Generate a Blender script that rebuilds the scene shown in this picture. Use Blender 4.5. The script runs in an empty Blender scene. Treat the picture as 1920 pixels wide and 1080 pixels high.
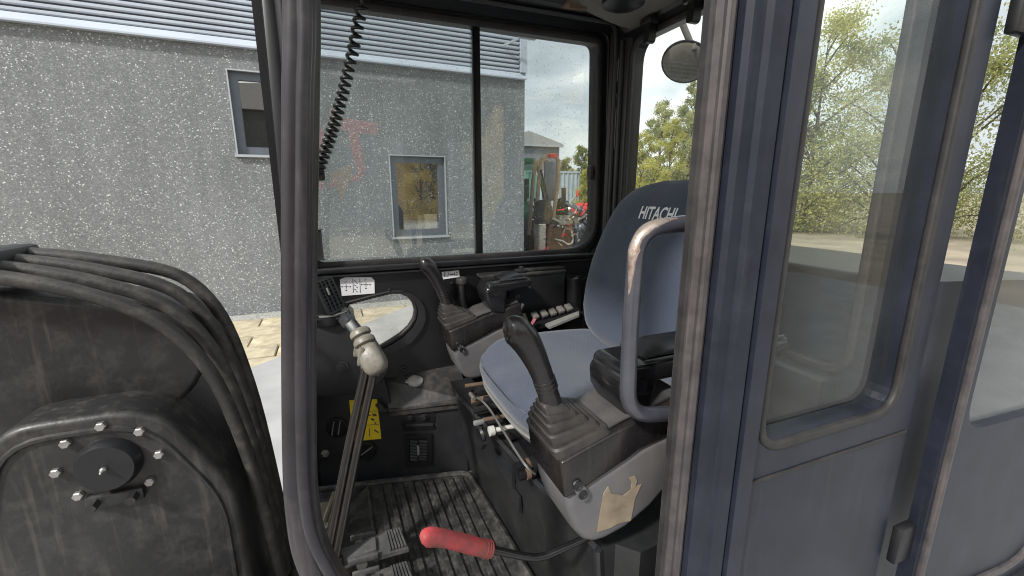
import bpy, bmesh, math, random
from mathutils import Vector, Matrix, noise
R = math.radians
random.seed(7)
scene = bpy.context.scene
COL = scene.collection

# ------------------------------------------------------------------ camera
CZ = 1.75                       # eye height above the yard
PITCH, YAW, FPX = R(12.6), R(21.9), 816.0
FWD = Vector((math.cos(PITCH)*math.sin(YAW), math.cos(PITCH)*math.cos(YAW), -math.sin(PITCH)))
RGT = Vector((math.cos(YAW), -math.sin(YAW), 0))
UPV = RGT.cross(FWD)
cam = bpy.data.cameras.new('camera')
cam.sensor_width = 36.0
cam.lens = 36.0*FPX/1920.0
cam.clip_start = 0.02
cam.clip_end = 900.0
camo = bpy.data.objects.new('camera', cam)
COL.objects.link(camo)
camo.location = (0, 0, CZ)
camo.rotation_euler = FWD.to_track_quat('-Z', 'Y').to_euler()
scene.camera = camo

# ------------------------------------------------------------------ sky, sun, exposure
SUN_EL, SUN_AZ = R(42), R(240)          # azimuth from +Y towards +X: veiled sun ahead of the machine, a little behind the viewer
world = bpy.data.worlds.new('World')
scene.world = world
world.use_nodes = True
nt = world.node_tree
nt.nodes.clear()
def WN(t, **k):
    n = nt.nodes.new(t)
    for a, b in k.items(): setattr(n, a, b)
    return n
sky = WN('ShaderNodeTexSky', sky_type='NISHITA', sun_disc=False, sun_elevation=SUN_EL, sun_rotation=SUN_AZ,
         air_density=1.2, dust_density=2.5, ozone_density=1.0)
tc = WN('ShaderNodeTexCoord')
mp = WN('ShaderNodeMapping')
mp.inputs['Scale'].default_value = (1.0, 1.0, 2.3)
mp.inputs['Location'].default_value = (0.35, 0.1, 0.22)
n1 = WN('ShaderNodeTexNoise')
n1.inputs['Scale'].default_value = 3.4
n1.inputs['Detail'].default_value = 7
n1.inputs['Roughness'].default_value = 0.52
n1.inputs['Distortion'].default_value = 0.35
r1 = WN('ShaderNodeValToRGB')
e = r1.color_ramp.elements
e[0].position = 0.34; e[0].color = (4.7, 5.1, 5.35, 1)
e[1].position = 0.66; e[1].color = (11.0, 10.8, 10.1, 1)
m = e.new(0.46); m.color = (6.5, 7.0, 7.2, 1)
m = e.new(0.56); m.color = (8.6, 8.8, 8.6, 1)
mix = WN('ShaderNodeMix', data_type='RGBA')
mix.inputs['Factor'].default_value = 0.93
bg = WN('ShaderNodeBackground')
bg.inputs['Strength'].default_value = 0.10
out = WN('ShaderNodeOutputWorld')
L = nt.links.new
L(tc.outputs['Generated'], mp.inputs['Vector']); L(mp.outputs[0], n1.inputs['Vector'])
L(n1.outputs['Fac'], r1.inputs[0]); L(sky.outputs[0], mix.inputs['A']); L(r1.outputs[0], mix.inputs['B'])
L(mix.outputs['Result'], bg.inputs['Color']); L(bg.outputs[0], out.inputs[0])

sl = bpy.data.lights.new('sun', 'SUN')
sl.energy = 2.8
sl.angle = R(5)
sl.color = (1.0, 0.965, 0.91)
so = bpy.data.objects.new('sun', sl)
COL.objects.link(so)
sdir = Vector((math.sin(SUN_AZ)*math.cos(SUN_EL), math.cos(SUN_AZ)*math.cos(SUN_EL), math.sin(SUN_EL)))
so.rotation_euler = sdir.to_track_quat('Z', 'Y').to_euler()
so.location = (0, -20, 30)
vs = scene.view_settings
vs.view_transform = 'Standard'; vs.look = 'None'; vs.gamma = 1.0; vs.exposure = 0.62; vs.use_curve_mapping = False
scene.cycles.max_bounces = 10
scene.cycles.transparent_max_bounces = 24
scene.cycles.use_denoising = True
scene.cycles.filter_width = 1.1

# ------------------------------------------------------------------ helpers: picture ray -> place
def ray(u, v):
    return FWD*FPX + RGT*(u-960) + UPV*(540-v)
def at(u, v, X=None, Y=None, Z=None):
    d = ray(u, v)
    if X is not None: t = X/d.x
    elif Y is not None: t = Y/d.y
    else: t = (Z-CZ)/d.z
    return Vector((d.x*t, d.y*t, CZ + d.z*t))
def atp(u, v, p0, n):
    d = ray(u, v); o = Vector((0, 0, CZ)); p0 = Vector(p0); n = Vector(n)
    return o + d*((p0-o).dot(n)/d.dot(n))

# ------------------------------------------------------------------ helpers: materials
MATS = {}
def material(name, col, rough=0.5, metal=0.0, var=0.25, vscale=12.0, dust=0.0, dcol=(0.23, 0.20, 0.17), dscale=9.0,
             bump=0.0, bscale=300.0, spec=0.5, coat=0.0, scratch=0.0, dlo=0.42, dhi=0.78):
    mt = bpy.data.materials.new(name); mt.use_nodes = True
    t = mt.node_tree; N = t.nodes; lk = t.links.new
    b = N['Principled BSDF']
    b.inputs['Roughness'].default_value = rough
    b.inputs['Metallic'].default_value = metal
    b.inputs['Specular IOR Level'].default_value = spec
    if coat: b.inputs['Coat Weight'].default_value = coat
    c = N.new('ShaderNodeTexCoord')
    a = N.new('ShaderNodeTexNoise'); a.inputs['Scale'].default_value = vscale; a.inputs['Detail'].default_value = 6
    lk(c.outputs['Object'], a.inputs['Vector'])
    mr = N.new('ShaderNodeMapRange')
    mr.inputs['From Min'].default_value = 0.3; mr.inputs['From Max'].default_value = 0.7
    mr.inputs['To Min'].default_value = 1-var; mr.inputs['To Max'].default_value = 1+var
    lk(a.outputs['Fac'], mr.inputs['Value'])
    mx = N.new('ShaderNodeVectorMath'); mx.operation = 'SCALE'
    mx.inputs[0].default_value = col; lk(mr.outputs[0], mx.inputs['Scale'])
    last = mx.outputs[0]
    if dust > 0:
        d = N.new('ShaderNodeTexNoise'); d.inputs['Scale'].default_value = dscale; d.inputs['Detail'].default_value = 9
        d.inputs['Roughness'].default_value = 0.68
        lk(c.outputs['Object'], d.inputs['Vector'])
        dr = N.new('ShaderNodeMapRange'); dr.inputs['From Min'].default_value = dlo; dr.inputs['From Max'].default_value = dhi
        dr.inputs['To Min'].default_value = dust*0.12; dr.inputs['To Max'].default_value = dust
        lk(d.outputs['Fac'], dr.inputs['Value'])
        m2 = N.new('ShaderNodeMix'); m2.data_type = 'RGBA'
        lk(dr.outputs[0], m2.inputs['Factor']); lk(last, m2.inputs['A']); m2.inputs['B'].default_value = (*dcol, 1)
        last = m2.outputs['Result']
        rr = N.new('ShaderNodeMapRange'); rr.inputs['To Min'].default_value = rough; rr.inputs['To Max'].default_value = min(1, rough+0.35)
        lk(dr.outputs[0], rr.inputs['Value']); lk(rr.outputs[0], b.inputs['Roughness'])
    if scratch > 0:
        s = N.new('ShaderNodeTexNoise'); s.inputs['Scale'].default_value = 60; s.inputs['Detail'].default_value = 8
        sm = N.new('ShaderNodeMapping'); sm.inputs['Scale'].default_value = (1, 1, 0.08)
        lk(c.outputs['Object'], sm.inputs['Vector']); lk(sm.outputs[0], s.inputs['Vector'])
        sr = N.new('ShaderNodeMapRange'); sr.inputs['From Min'].default_value = 0.56; sr.inputs['From Max'].default_value = 0.72
        sr.inputs['To Min'].default_value = 0; sr.inputs['To Max'].default_value = scratch
        lk(s.outputs['Fac'], sr.inputs['Value'])
        m3 = N.new('ShaderNodeMix'); m3.data_type = 'RGBA'
        lk(sr.outputs[0], m3.inputs['Factor']); lk(last, m3.inputs['A']); m3.inputs['B'].default_value = (*dcol, 1)
        last = m3.outputs['Result']
    lk(last, b.inputs['Base Color'])
    if bump > 0:
        bn = N.new('ShaderNodeTexNoise'); bn.inputs['Scale'].default_value = bscale; bn.inputs['Detail'].default_value = 3
        lk(c.outputs['Object'], bn.inputs['Vector'])
        bb = N.new('ShaderNodeBump'); bb.inputs['Strength'].default_value = bump; bb.inputs['Distance'].default_value = 0.002
        lk(bn.outputs['Fac'], bb.inputs['Height']); lk(bb.outputs[0], b.inputs['Normal'])
    MATS[name] = mt
    return mt

material('black_plastic', (0.0084, 0.0087, 0.0102), 0.38, dust=0.05, dcol=(0.12, 0.11, 0.10), bump=0.12, bscale=500)
material('gloss_black', (0.0096, 0.0096, 0.0112), 0.16, dust=0.06, dcol=(0.15, 0.14, 0.13), dscale=20)
material('black_metal', (0.0102, 0.0108, 0.0132), 0.42, dust=0.08, dcol=(0.14, 0.13, 0.12), dscale=18)
material('charcoal_panel', (0.0180, 0.0195, 0.0225), 0.38, dust=0.06, dcol=(0.16, 0.15, 0.14), dscale=6, bump=0.1, bscale=600)
material('dusty_charcoal', (0.0168, 0.0168, 0.0186), 0.38, dust=0.38, dcol=(0.20, 0.18, 0.155), dscale=18, scratch=0.2, dlo=0.48, dhi=0.75)
material('lever_rubber', (0.0275, 0.0259, 0.0264), 0.38, dust=0.22, dcol=(0.20, 0.17, 0.145), dscale=30)
material('lever_grip', (0.0143, 0.0130, 0.0143), 0.28, dust=0.10, dcol=(0.17, 0.15, 0.135), dscale=20)
material('console_black', (0.0105, 0.0098, 0.0112), 0.26, dust=0.16, dcol=(0.14, 0.105, 0.085), dscale=9, scratch=0.15, dlo=0.46)
material('console_grey', (0.1110, 0.1110, 0.1206), 0.40, dust=0.3, dcol=(0.22, 0.185, 0.15), dscale=9, var=0.10, scratch=0.12)
material('grey_plastic', (0.19, 0.19, 0.185), 0.45, dust=0.3, dcol=(0.26, 0.24, 0.2), dscale=20, var=0.1)
material('rubber_seal', (0.0528, 0.0472, 0.0504), 0.42, dust=0.35, dcol=(0.17, 0.145, 0.135), dscale=26, scratch=0.4, var=0.3, vscale=30, dlo=0.46)
material('dark_seal', (0.0150, 0.0144, 0.0156), 0.55, dust=0.20, dcol=(0.16, 0.14, 0.13), dscale=30)
material('navy_paint', (0.017, 0.020, 0.032), 0.38, dust=0.12, dcol=(0.10, 0.096, 0.10), dscale=40, scratch=0.10, spec=0.28, dlo=0.50, dhi=0.78)
material('pillar_paint', (0.0300, 0.0277, 0.0330), 0.30, dust=0.20, dcol=(0.17, 0.15, 0.15), dscale=40, scratch=0.3, spec=0.35, dlo=0.5)
material('handle_paint', (0.0480, 0.0504, 0.0656), 0.22, dust=0.18, dcol=(0.22, 0.19, 0.17), dscale=30, coat=0.3, dlo=0.5)
material('headliner', (0.1720, 0.1600, 0.1480), 0.8, var=0.08, bump=0.3, bscale=400)
material('frame_black', (0.008, 0.0085, 0.0105), 0.36, dust=0.03, dcol=(0.12, 0.12, 0.12), dscale=25)
material('mat_rubber', (0.0128, 0.0136, 0.0152), 0.42, dust=0.45, dcol=(0.21, 0.195, 0.175), dscale=38, bump=0.3, bscale=250, dlo=0.44, dhi=0.74)
material('mat_rib', (0.0144, 0.0152, 0.0168), 0.40, dust=0.45, dcol=(0.21, 0.195, 0.175), dscale=44, dlo=0.46, dhi=0.76)
material('red_rubber', (0.54, 0.06, 0.07), 0.40, dust=0.9, dcol=(0.20, 0.075, 0.065), dscale=30, var=0.25, dlo=0.40, dhi=0.66, bump=0.3, bscale=160)
material('cream_plastic', (0.235, 0.22, 0.185), 0.34, dust=0.75, dcol=(0.085, 0.068, 0.052), dscale=42, var=0.25, dlo=0.44, dhi=0.72)
material('rod_brown', (0.013, 0.0115, 0.011), 0.42, dust=0.10, dcol=(0.15, 0.125, 0.10), dscale=40, dlo=0.5)
material('steel', (0.42, 0.41, 0.40), 0.35, metal=0.85, dust=0.3, dcol=(0.22, 0.17, 0.13), dscale=30)
material('rust_steel', (0.12, 0.075, 0.05), 0.6, dust=0.4, dcol=(0.22, 0.17, 0.13), dscale=30, var=0.4)
material('pedal_grey', (0.0510, 0.0528, 0.0552), 0.5, dust=0.30, dcol=(0.22, 0.2, 0.18), dscale=24, scratch=0.25)
material('deck_grey', (0.0510, 0.0510, 0.0540), 0.42, dust=0.30, dcol=(0.2, 0.17, 0.15), dscale=12)
material('base_charcoal', (0.0170, 0.0180, 0.0195), 0.38, dust=0.14, dcol=(0.18, 0.165, 0.15), dscale=16, dlo=0.5)
material('boom_paint', (0.0156, 0.0162, 0.0180), 0.38, dust=0.35, dcol=(0.15, 0.135, 0.12), dscale=22, scratch=0.3, dlo=0.48, dhi=0.78, bump=0.35, bscale=90)
material('white_label', (0.86, 0.85, 0.88), 0.5, var=0.04)
material('print_dark', (0.05, 0.05, 0.06), 0.6, var=0.05)
material('yellow_label', (0.80, 0.60, 0.02), 0.5, var=0.08, dust=0.12, dcol=(0.4, 0.3, 0.1))
material('torn_label', (0.215, 0.17, 0.12), 0.75, dust=0.6, dcol=(0.33, 0.28, 0.215), dscale=22, var=0.35, vscale=30)
material('white_thread', (0.74, 0.75, 0.77), 0.7, var=0.08, vscale=200)
material('white_cap', (0.50, 0.49, 0.46), 0.45, dust=0.4, dcol=(0.25, 0.22, 0.18), dscale=40)
material('switch_grey', (0.13, 0.125, 0.115), 0.5, dust=0.3)
material('pink_tag', (0.55, 0.18, 0.22), 0.5)
material('cardboard', (0.42, 0.29, 0.19), 0.8, var=0.2)
# seat cloth: a fine raised weave
def cloth(name, c1, c2, rots, sc=72.0):
    mt = material(name, c1, 0.85, var=0.15, vscale=7, spec=0.25)
    t = mt.node_tree; N = t.nodes; lk = t.links.new; b = N['Principled BSDF']
    base = b.inputs['Base Color'].links[0].from_socket
    c = N.new('ShaderNodeTexCoord')
    # diamond weave: two crossed sets of fine ridges in the plane of the cloth
    def ridges(rot):
        mp_ = N.new('ShaderNodeMapping'); mp_.inputs['Rotation'].default_value = rot
        lk(c.outputs['Object'], mp_.inputs['Vector'])
        w = N.new('ShaderNodeTexWave'); w.wave_type = 'BANDS'; w.bands_direction = 'X'; w.inputs['Scale'].default_value = sc
        w.inputs['Distortion'].default_value = 0.6; w.inputs['Detail'].default_value = 1.0; w.inputs['Detail Scale'].default_value = 0.3
        lk(mp_.outputs[0], w.inputs['Vector']); return w.outputs['Fac']
    ra, rb = ridges(rots[0]), ridges(rots[1])
    mu = N.new('ShaderNodeMath'); mu.operation = 'MULTIPLY'; lk(ra, mu.inputs[0]); lk(rb, mu.inputs[1])
    rm = N.new('ShaderNodeMapRange'); rm.inputs['From Min'].default_value = 0.0; rm.inputs['From Max'].default_value = 0.6
    rm.inputs['To Min'].default_value = 1.0; rm.inputs['To Max'].default_value = 0.0
    lk(mu.outputs[0], rm.inputs['Value'])
    mm = N.new('ShaderNodeMix'); mm.data_type = 'RGBA'
    lk(rm.outputs[0], mm.inputs['Factor']); lk(base, mm.inputs['A']); mm.inputs['B'].default_value = (*c2, 1)
    # wear: paler rubbed patches and faint stains
    st = N.new('ShaderNodeTexNoise'); st.inputs['Scale'].default_value = 5.5; st.inputs['Detail'].default_value = 7; st.inputs['Roughness'].default_value = 0.62
    lk(c.outputs['Object'], st.inputs['Vector'])
    sr = N.new('ShaderNodeMapRange'); sr.inputs['From Min'].default_value = 0.5; sr.inputs['From Max'].default_value = 0.75
    sr.inputs['To Min'].default_value = 0.0; sr.inputs['To Max'].default_value = 0.45
    lk(st.outputs['Fac'], sr.inputs['Value'])
    m4 = N.new('ShaderNodeMix'); m4.data_type = 'RGBA'
    lk(sr.outputs[0], m4.inputs['Factor']); lk(mm.outputs['Result'], m4.inputs['A']); m4.inputs['B'].default_value = (c1[0]*1.35+0.02, c1[1]*1.25+0.02, c1[2]*1.1+0.012, 1)
    lk(m4.outputs['Result'], b.inputs['Base Color'])
    bu = N.new('ShaderNodeBump'); bu.inputs['Strength'].default_value = 0.18; bu.inputs['Distance'].default_value = 0.002
    lk(mu.outputs[0], bu.inputs['Height']); lk(bu.outputs[0], b.inputs['Normal'])
    b.inputs['Sheen Weight'].default_value = 0.25
    return mt
cloth('back_cloth', (0.058, 0.073, 0.110), (0.043, 0.055, 0.083), ((R(35), 0, R(90)), (R(-35), 0, R(90))))
cloth('seat_cloth', (0.074, 0.088, 0.124), (0.056, 0.067, 0.095), ((0, 0, R(30)), (0, 0, R(-30))))

def pebble():
    mt = bpy.data.materials.new('pebbledash'); mt.use_nodes = True
    t = mt.node_tree; N = t.nodes; lk = t.links.new; b = N['Principled BSDF']
    b.inputs['Roughness'].default_value = 0.9
    c = N.new('ShaderNodeTexCoord')
    v = N.new('ShaderNodeTexVoronoi'); v.inputs['Scale'].default_value = 84
    lk(c.outputs['Object'], v.inputs['Vector'])
    s = N.new('ShaderNodeSeparateColor'); lk(v.outputs['Color'], s.inputs[0])
    r = N.new('ShaderNodeValToRGB'); e = r.color_ramp.elements
    e[0].position = 0.0; e[0].color = (0.145, 0.155, 0.165, 1)
    e[1].position = 1.0; e[1].color = (0.72, 0.73, 0.73, 1)
    q = e.new(0.45); q.color = (0.20, 0.21, 0.22, 1)
    q = e.new(0.82); q.color = (0.225, 0.235, 0.245, 1)
    q = e.new(0.945); q.color = (0.31, 0.32, 0.325, 1)
    lk(s.outputs[0], r.inputs[0])
    n = N.new('ShaderNodeTexNoise'); n.inputs['Scale'].default_value = 0.9; n.inputs['Detail'].default_value = 5
    lk(c.outputs['Object'], n.inputs['Vector'])
    mr = N.new('ShaderNodeMapRange'); mr.inputs['From Min'].default_value = 0.36; mr.inputs['From Max'].default_value = 0.66
    mr.inputs['To Min'].default_value = 0.82; mr.inputs['To Max'].default_value = 1.10
    smp = N.new('ShaderNodeMapping'); smp.inputs['Scale'].default_value = (3.0, 3.0, 0.22); lk(c.outputs['Object'], smp.inputs['Vector'])
    sn = N.new('ShaderNodeTexNoise'); sn.inputs['Scale'].default_value = 1.6; sn.inputs['Detail'].default_value = 6; lk(smp.outputs[0], sn.inputs['Vector'])
    av = N.new('ShaderNodeMath'); av.operation = 'MULTIPLY_ADD'; av.inputs[1].default_value = 0.5; lk(sn.outputs['Fac'], av.inputs[0])
    hv = N.new('ShaderNodeMath'); hv.operation = 'MULTIPLY'; hv.inputs[1].default_value = 0.5; lk(n.outputs['Fac'], hv.inputs[0]); lk(hv.outputs[0], av.inputs[2])
    lk(av.outputs[0], mr.inputs['Value'])
    sc = N.new('ShaderNodeVectorMath'); sc.operation = 'SCALE'
    lk(r.outputs[0], sc.inputs[0]); lk(mr.outputs[0], sc.inputs['Scale']); lk(sc.outputs[0], b.inputs['Base Color'])
    bu = N.new('ShaderNodeBump'); bu.inputs['Strength'].default_value = 0.4; bu.inputs['Distance'].default_value = 0.006
    lk(v.outputs['Distance'], bu.inputs['Height']); lk(bu.outputs[0], b.inputs['Normal'])
    MATS['pebbledash'] = mt
pebble()

def glass(name, tint, refl, dirt, spots, dcol=(0.55, 0.55, 0.53), ior=0.04):
    mt = bpy.data.materials.new(name); mt.use_nodes = True
    t = mt.node_tree; N = t.nodes; lk = t.links.new; N.remove(N['Principled BSDF'])
    o = N['Material Output']
    tr = N.new('ShaderNodeBsdfTransparent'); tr.inputs[0].default_value = (*tint, 1)
    gl = N.new('ShaderNodeBsdfAnisotropic'); gl.inputs['Roughness'].default_value = 0.0
    gl.inputs['Color'].default_value = (refl, refl, refl, 1)
    lw = N.new('ShaderNodeLayerWeight'); lw.inputs['Blend'].default_value = 0.5
    p5 = N.new('ShaderNodeMath'); p5.operation = 'POWER'; p5.inputs[1].default_value = 5.0; lk(lw.outputs['Facing'], p5.inputs[0])
    fr = N.new('ShaderNodeMapRange'); f0_ = ior; fr.inputs['To Min'].default_value = f0_; fr.inputs['To Max'].default_value = 0.85
    lk(p5.outputs[0], fr.inputs['Value'])
    mx = N.new('ShaderNodeMixShader')
    lk(fr.outputs[0], mx.inputs[0]); lk(tr.outputs[0], mx.inputs[1]); lk(gl.outputs[0], mx.inputs[2])
    df = N.new('ShaderNodeBsdfDiffuse'); df.inputs[0].default_value = (*dcol, 1)
    tl = N.new('ShaderNodeBsdfTranslucent'); tl.inputs[0].default_value = (*dcol, 1)
    dd = N.new('ShaderNodeMixShader'); dd.inputs[0].default_value = 0.5
    lk(df.outputs[0], dd.inputs[1]); lk(tl.outputs[0], dd.inputs[2])
    c = N.new('ShaderNodeTexCoord')
    n = N.new('ShaderNodeTexNoise'); n.inputs['Scale'].default_value = 5; n.inputs['Detail'].default_value = 8; n.inputs['Roughness'].default_value = 0.65
    lk(c.outputs['Object'], n.inputs['Vector'])
    mr = N.new('ShaderNodeMapRange'); mr.inputs['From Min'].default_value = 0.35; mr.inputs['From Max'].default_value = 0.75
    mr.inputs['To Min'].default_value = dirt*0.3; mr.inputs['To Max'].default_value = dirt
    lk(n.outputs['Fac'], mr.inputs['Value'])
    v = N.new('ShaderNodeTexVoronoi'); v.inputs['Scale'].default_value = 130
    lk(c.outputs['Object'], v.inputs['Vector'])
    s = N.new('ShaderNodeSeparateColor'); lk(v.outputs['Color'], s.inputs[0])
    th = N.new('ShaderNodeMapRange'); th.inputs['From Min'].default_value = 0.80; th.inputs['From Max'].default_value = 1.0
    lk(s.outputs[0], th.inputs['Value'])
    ds = N.new('ShaderNodeMapRange'); ds.inputs['From Min'].default_value = 0.34; ds.inputs['From Max'].default_value = 0.10
    lk(v.outputs['Distance'], ds.inputs['Value'])
    mu = N.new('ShaderNodeMath'); mu.operation = 'MULTIPLY'; lk(th.outputs[0], mu.inputs[0]); lk(ds.outputs[0], mu.inputs[1])
    m2 = N.new('ShaderNodeMath'); m2.operation = 'MULTIPLY'; lk(mu.outputs[0], m2.inputs[0]); m2.inputs[1].default_value = spots
    ad = N.new('ShaderNodeMath'); ad.operation = 'ADD'; ad.use_clamp = True; lk(mr.outputs[0], ad.inputs[0]); lk(m2.outputs[0], ad.inputs[1])
    m3 = N.new('ShaderNodeMixShader'); lk(ad.outputs[0], m3.inputs[0]); lk(mx.outputs[0], m3.inputs[1]); lk(dd.outputs[0], m3.inputs[2])
    lk(m3.outputs[0], o.inputs['Surface'])
    MATS[name] = mt
glass('cab_glass', (0.855, 0.885, 0.88), 1.0, 0.05, 0.8, ior=0.10)
glass('rear_glass', (0.945, 0.965, 0.955), 1.0, 0.03, 0.15, ior=0.018)
glass('low_glass', (0.97, 0.97, 0.95), 1.0, 0.30, 0.3, ior=0.02)
glass('house_glass', (0.93, 0.91, 0.85), 1.0, 0.02, 0.0, ior=0.32)

# ------------------------------------------------------------------ helpers: geometry  (verts, faces)
def box(p0, p1, bev=0.0, seg=2):
    bm = bmesh.new(); bmesh.ops.create_cube(bm, size=1.0)
    c = (Vector(p0)+Vector(p1))/2; s = Vector(p1)-Vector(p0)
    for v in bm.verts: v.co = Vector((v.co.x*s.x, v.co.y*s.y, v.co.z*s.z))+c
    if bev > 0: bmesh.ops.bevel(bm, geom=list(bm.edges), offset=min(bev, 0.45*min(abs(s.x), abs(s.y), abs(s.z))), segments=seg, profile=0.5, affect='EDGES')
    return from_bm(bm)
def from_bm(bm):
    bm.verts.index_update()
    g = ([v.co.copy() for v in bm.verts], [[v.index for v in f.verts] for f in bm.faces]); bm.free(); return g
def join(*gs):
    V, F = [], []
    for v, f in gs:
        k = len(V); V += list(v); F += [[i+k for i in q] for q in f]
    return V, F
def xform(g, M):
    return [M @ Vector(v) for v in g[0]], g[1]
def obox(c, ax, ay, az, sx, sy, sz, bev=0.0, seg=2):
    """box centred on c with its own axes"""
    g = box((-sx/2, -sy/2, -sz/2), (sx/2, sy/2, sz/2), bev, seg)
    ax, ay, az = Vector(ax).normalized(), Vector(ay).normalized(), Vector(az).normalized()
    c = Vector(c)
    return [c+ax*v.x+ay*v.y+az*v.z for v in g[0]], g[1]
def bar(p0, p1, w, h, side=(0, 1, 0), bev=0.0, seg=2):
    p0, p1 = Vector(p0), Vector(p1); d = (p1-p0); L_ = d.length; d.normalize()
    s = Vector(side); s = (s-d*s.dot(d)).normalized(); n = d.cross(s)
    return obox((p0+p1)/2, d, s, n, L_, w, h, bev, seg)
def smooth_path(pts, n=8):
    pts = [Vector(p) for p in pts]
    P = [pts[0]*2-pts[1]]+pts+[pts[-1]*2-pts[-2]]; o = []
    for i in range(1, len(P)-2):
        a, b, c, d = P[i-1], P[i], P[i+1], P[i+2]
        for k in range(n):
            t = k/n
            o.append(0.5*((2*b)+(c-a)*t+(2*a-5*b+4*c-d)*t*t+(3*b-a-3*c+d)*t**3))
    o.append(pts[-1]); return o
def round_path(pts, r, n=6):
    """polyline with circular-ish corners"""
    pts = [Vector(p) for p in pts]; o = [pts[0]]
    for i in range(1, len(pts)-1):
        a, b, c = pts[i-1], pts[i], pts[i+1]
        rr = min(r, (a-b).length*0.48, (c-b).length*0.48)
        p, q = b+(a-b).normalized()*rr, b+(c-b).normalized()*rr
        for k in range(n+1):
            t = k/n; o.append(p*(1-t)**2+b*2*t*(1-t)+q*t*t)
    o.append(pts[-1]); return o
def tube(path, r, n=10, caps=True, flat=1.0, closed=False):
    path = [Vector(p) for p in path]; m = len(path)
    rs = r if isinstance(r, (list, tuple)) else [r]*m
    V, F = [], []
    t0 = (path[1]-path[0]).normalized()
    up = Vector((0, 0, 1)) if abs(t0.z) < 0.9 else Vector((1, 0, 0))
    nrm = (up-t0*up.dot(t0)).normalized()
    for i in range(m):
        if closed: t = (path[(i+1) % m]-path[i-1]).normalized()
        else: t = (path[min(i+1, m-1)]-path[max(i-1, 0)]).normalized()
        nrm = (nrm-t*nrm.dot(t)).normalized(); bn = t.cross(nrm)
        for k in range(n):
            a = 2*math.pi*k/n
            V.append(path[i]+nrm*math.cos(a)*rs[i]+bn*math.sin(a)*rs[i]*flat)
    for i in range(m if closed else m-1):
        for k in range(n):
            a, b = i*n+k, i*n+(k+1) % n; j = ((i+1) % m)*n
            F.append([a, b, j+(k+1) % n, j+k])
    if caps and not closed:
        F.append(list(range(n))[::-1]); F.append([(m-1)*n+k for k in range(n)])
    return V, F
def sweep(path, prof, side, closed=False):
    """prof in (side, normal) coordinates carried along the path"""
    path = [Vector(p) for p in path]; side = Vector(side); m = len(path); n = len(prof); V, F = [], []
    for i in range(m):
        if closed: t = (path[(i+1) % m]-path[i-1]).normalized()
        else: t = (path[min(i+1, m-1)]-path[max(i-1, 0)]).normalized()
        s = (side-t*side.dot(t)).normalized(); b = t.cross(s)
        for a, c in prof: V.append(path[i]+s*a+b*c)
    for i in range(m if closed else m-1):
        for k in range(n):
            a, b = i*n+k, i*n+(k+1) % n; j = ((i+1) % m)*n
            F.append([a, b, j+(k+1) % n, j+k])
    if not closed:
        F.append(list(range(n))[::-1]); F.append([(m-1)*n+k for k in range(n)])
    return V, F
def rrect(w, h, r, n=3):
    o = []
    for cx, cy, a0 in ((w/2-r, h/2-r, 0), (-w/2+r, h/2-r, 90), (-w/2+r, -h/2+r, 180), (w/2-r, -h/2+r, 270)):
        for k in range(n+1):
            a = R(a0+90*k/n); o.append((cx+r*math.cos(a), cy+r*math.sin(a)))
    return o
def loft(rings, cap=True):
    n = len(rings[0]); V = [Vector(p) for r in rings for p in r]; F = []
    for i in range(len(rings)-1):
        for k in range(n): F.append([i*n+k, i*n+(k+1) % n, (i+1)*n+(k+1) % n, (i+1)*n+k])
    if cap: F.append(list(range(n))[::-1]); F.append([(len(rings)-1)*n+k for k in range(n)])
    return V, F
def lathe(prof, c, axis=(0, 0, 1), n=20):
    axis = Vector(axis).normalized(); q = axis.to_track_quat('Z', 'Y'); c = Vector(c); rings = []
    for r, z in prof: rings.append([c+q @ Vector((r*math.cos(2*math.pi*k/n), r*math.sin(2*math.pi*k/n), z)) for k in range(n)])
    return loft(rings)
def prism(poly, fn, bev=0.0, seg=2):
    """poly of (a,b); fn(a,b,0/1) -> point on the two faces"""
    n = len(poly)
    bm = bmesh.new()
    A = [bm.verts.new(fn(a, b, 0)) for a, b in poly]; B = [bm.verts.new(fn(a, b, 1)) for a, b in poly]
    bm.faces.new(A); bm.faces.new(B[::-1])
    for i in range(n): bm.faces.new([A[i], A[(i+1) % n], B[(i+1) % n], B[i]])
    bmesh.ops.recalc_face_normals(bm, faces=bm.faces)
    if bev > 0: bmesh.ops.bevel(bm, geom=[e for e in bm.edges if e.calc_face_angle(0) > 0.5], offset=bev, segments=seg, profile=0.5, affect='EDGES')
    return from_bm(bm)
def plate(outer, holes, fn):
    """flat plate with holes; fn(a,b,0/1) -> 3D for the two faces"""
    bm = bmesh.new(); loops = []
    for lp in [outer]+holes:
        vs_ = [bm.verts.new((a, b, 0)) for a, b in lp]
        for i in range(len(vs_)): bm.edges.new((vs_[i], vs_[(i+1) % len(vs_)]))
        loops.append(len(vs_))
    bmesh.ops.triangle_fill(bm, use_beauty=True, use_dissolve=False, edges=list(bm.edges))
    bm.verts.index_update(); n = len(bm.verts)
    co = [(v.co.x, v.co.y) for v in bm.verts]; fs = [[v.index for v in f.verts] for f in bm.faces]
    bd = [[v.index for v in e.verts] for e in bm.edges if len(e.link_faces) == 1]
    bm.free()
    V = [Vector(fn(a, b, 0)) for a, b in co]+[Vector(fn(a, b, 1)) for a, b in co]
    F = [f for f in fs]+[[i+n for i in f[::-1]] for f in fs]+[[a, b, b+n, a+n] for a, b in bd]
    return V, F
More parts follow.
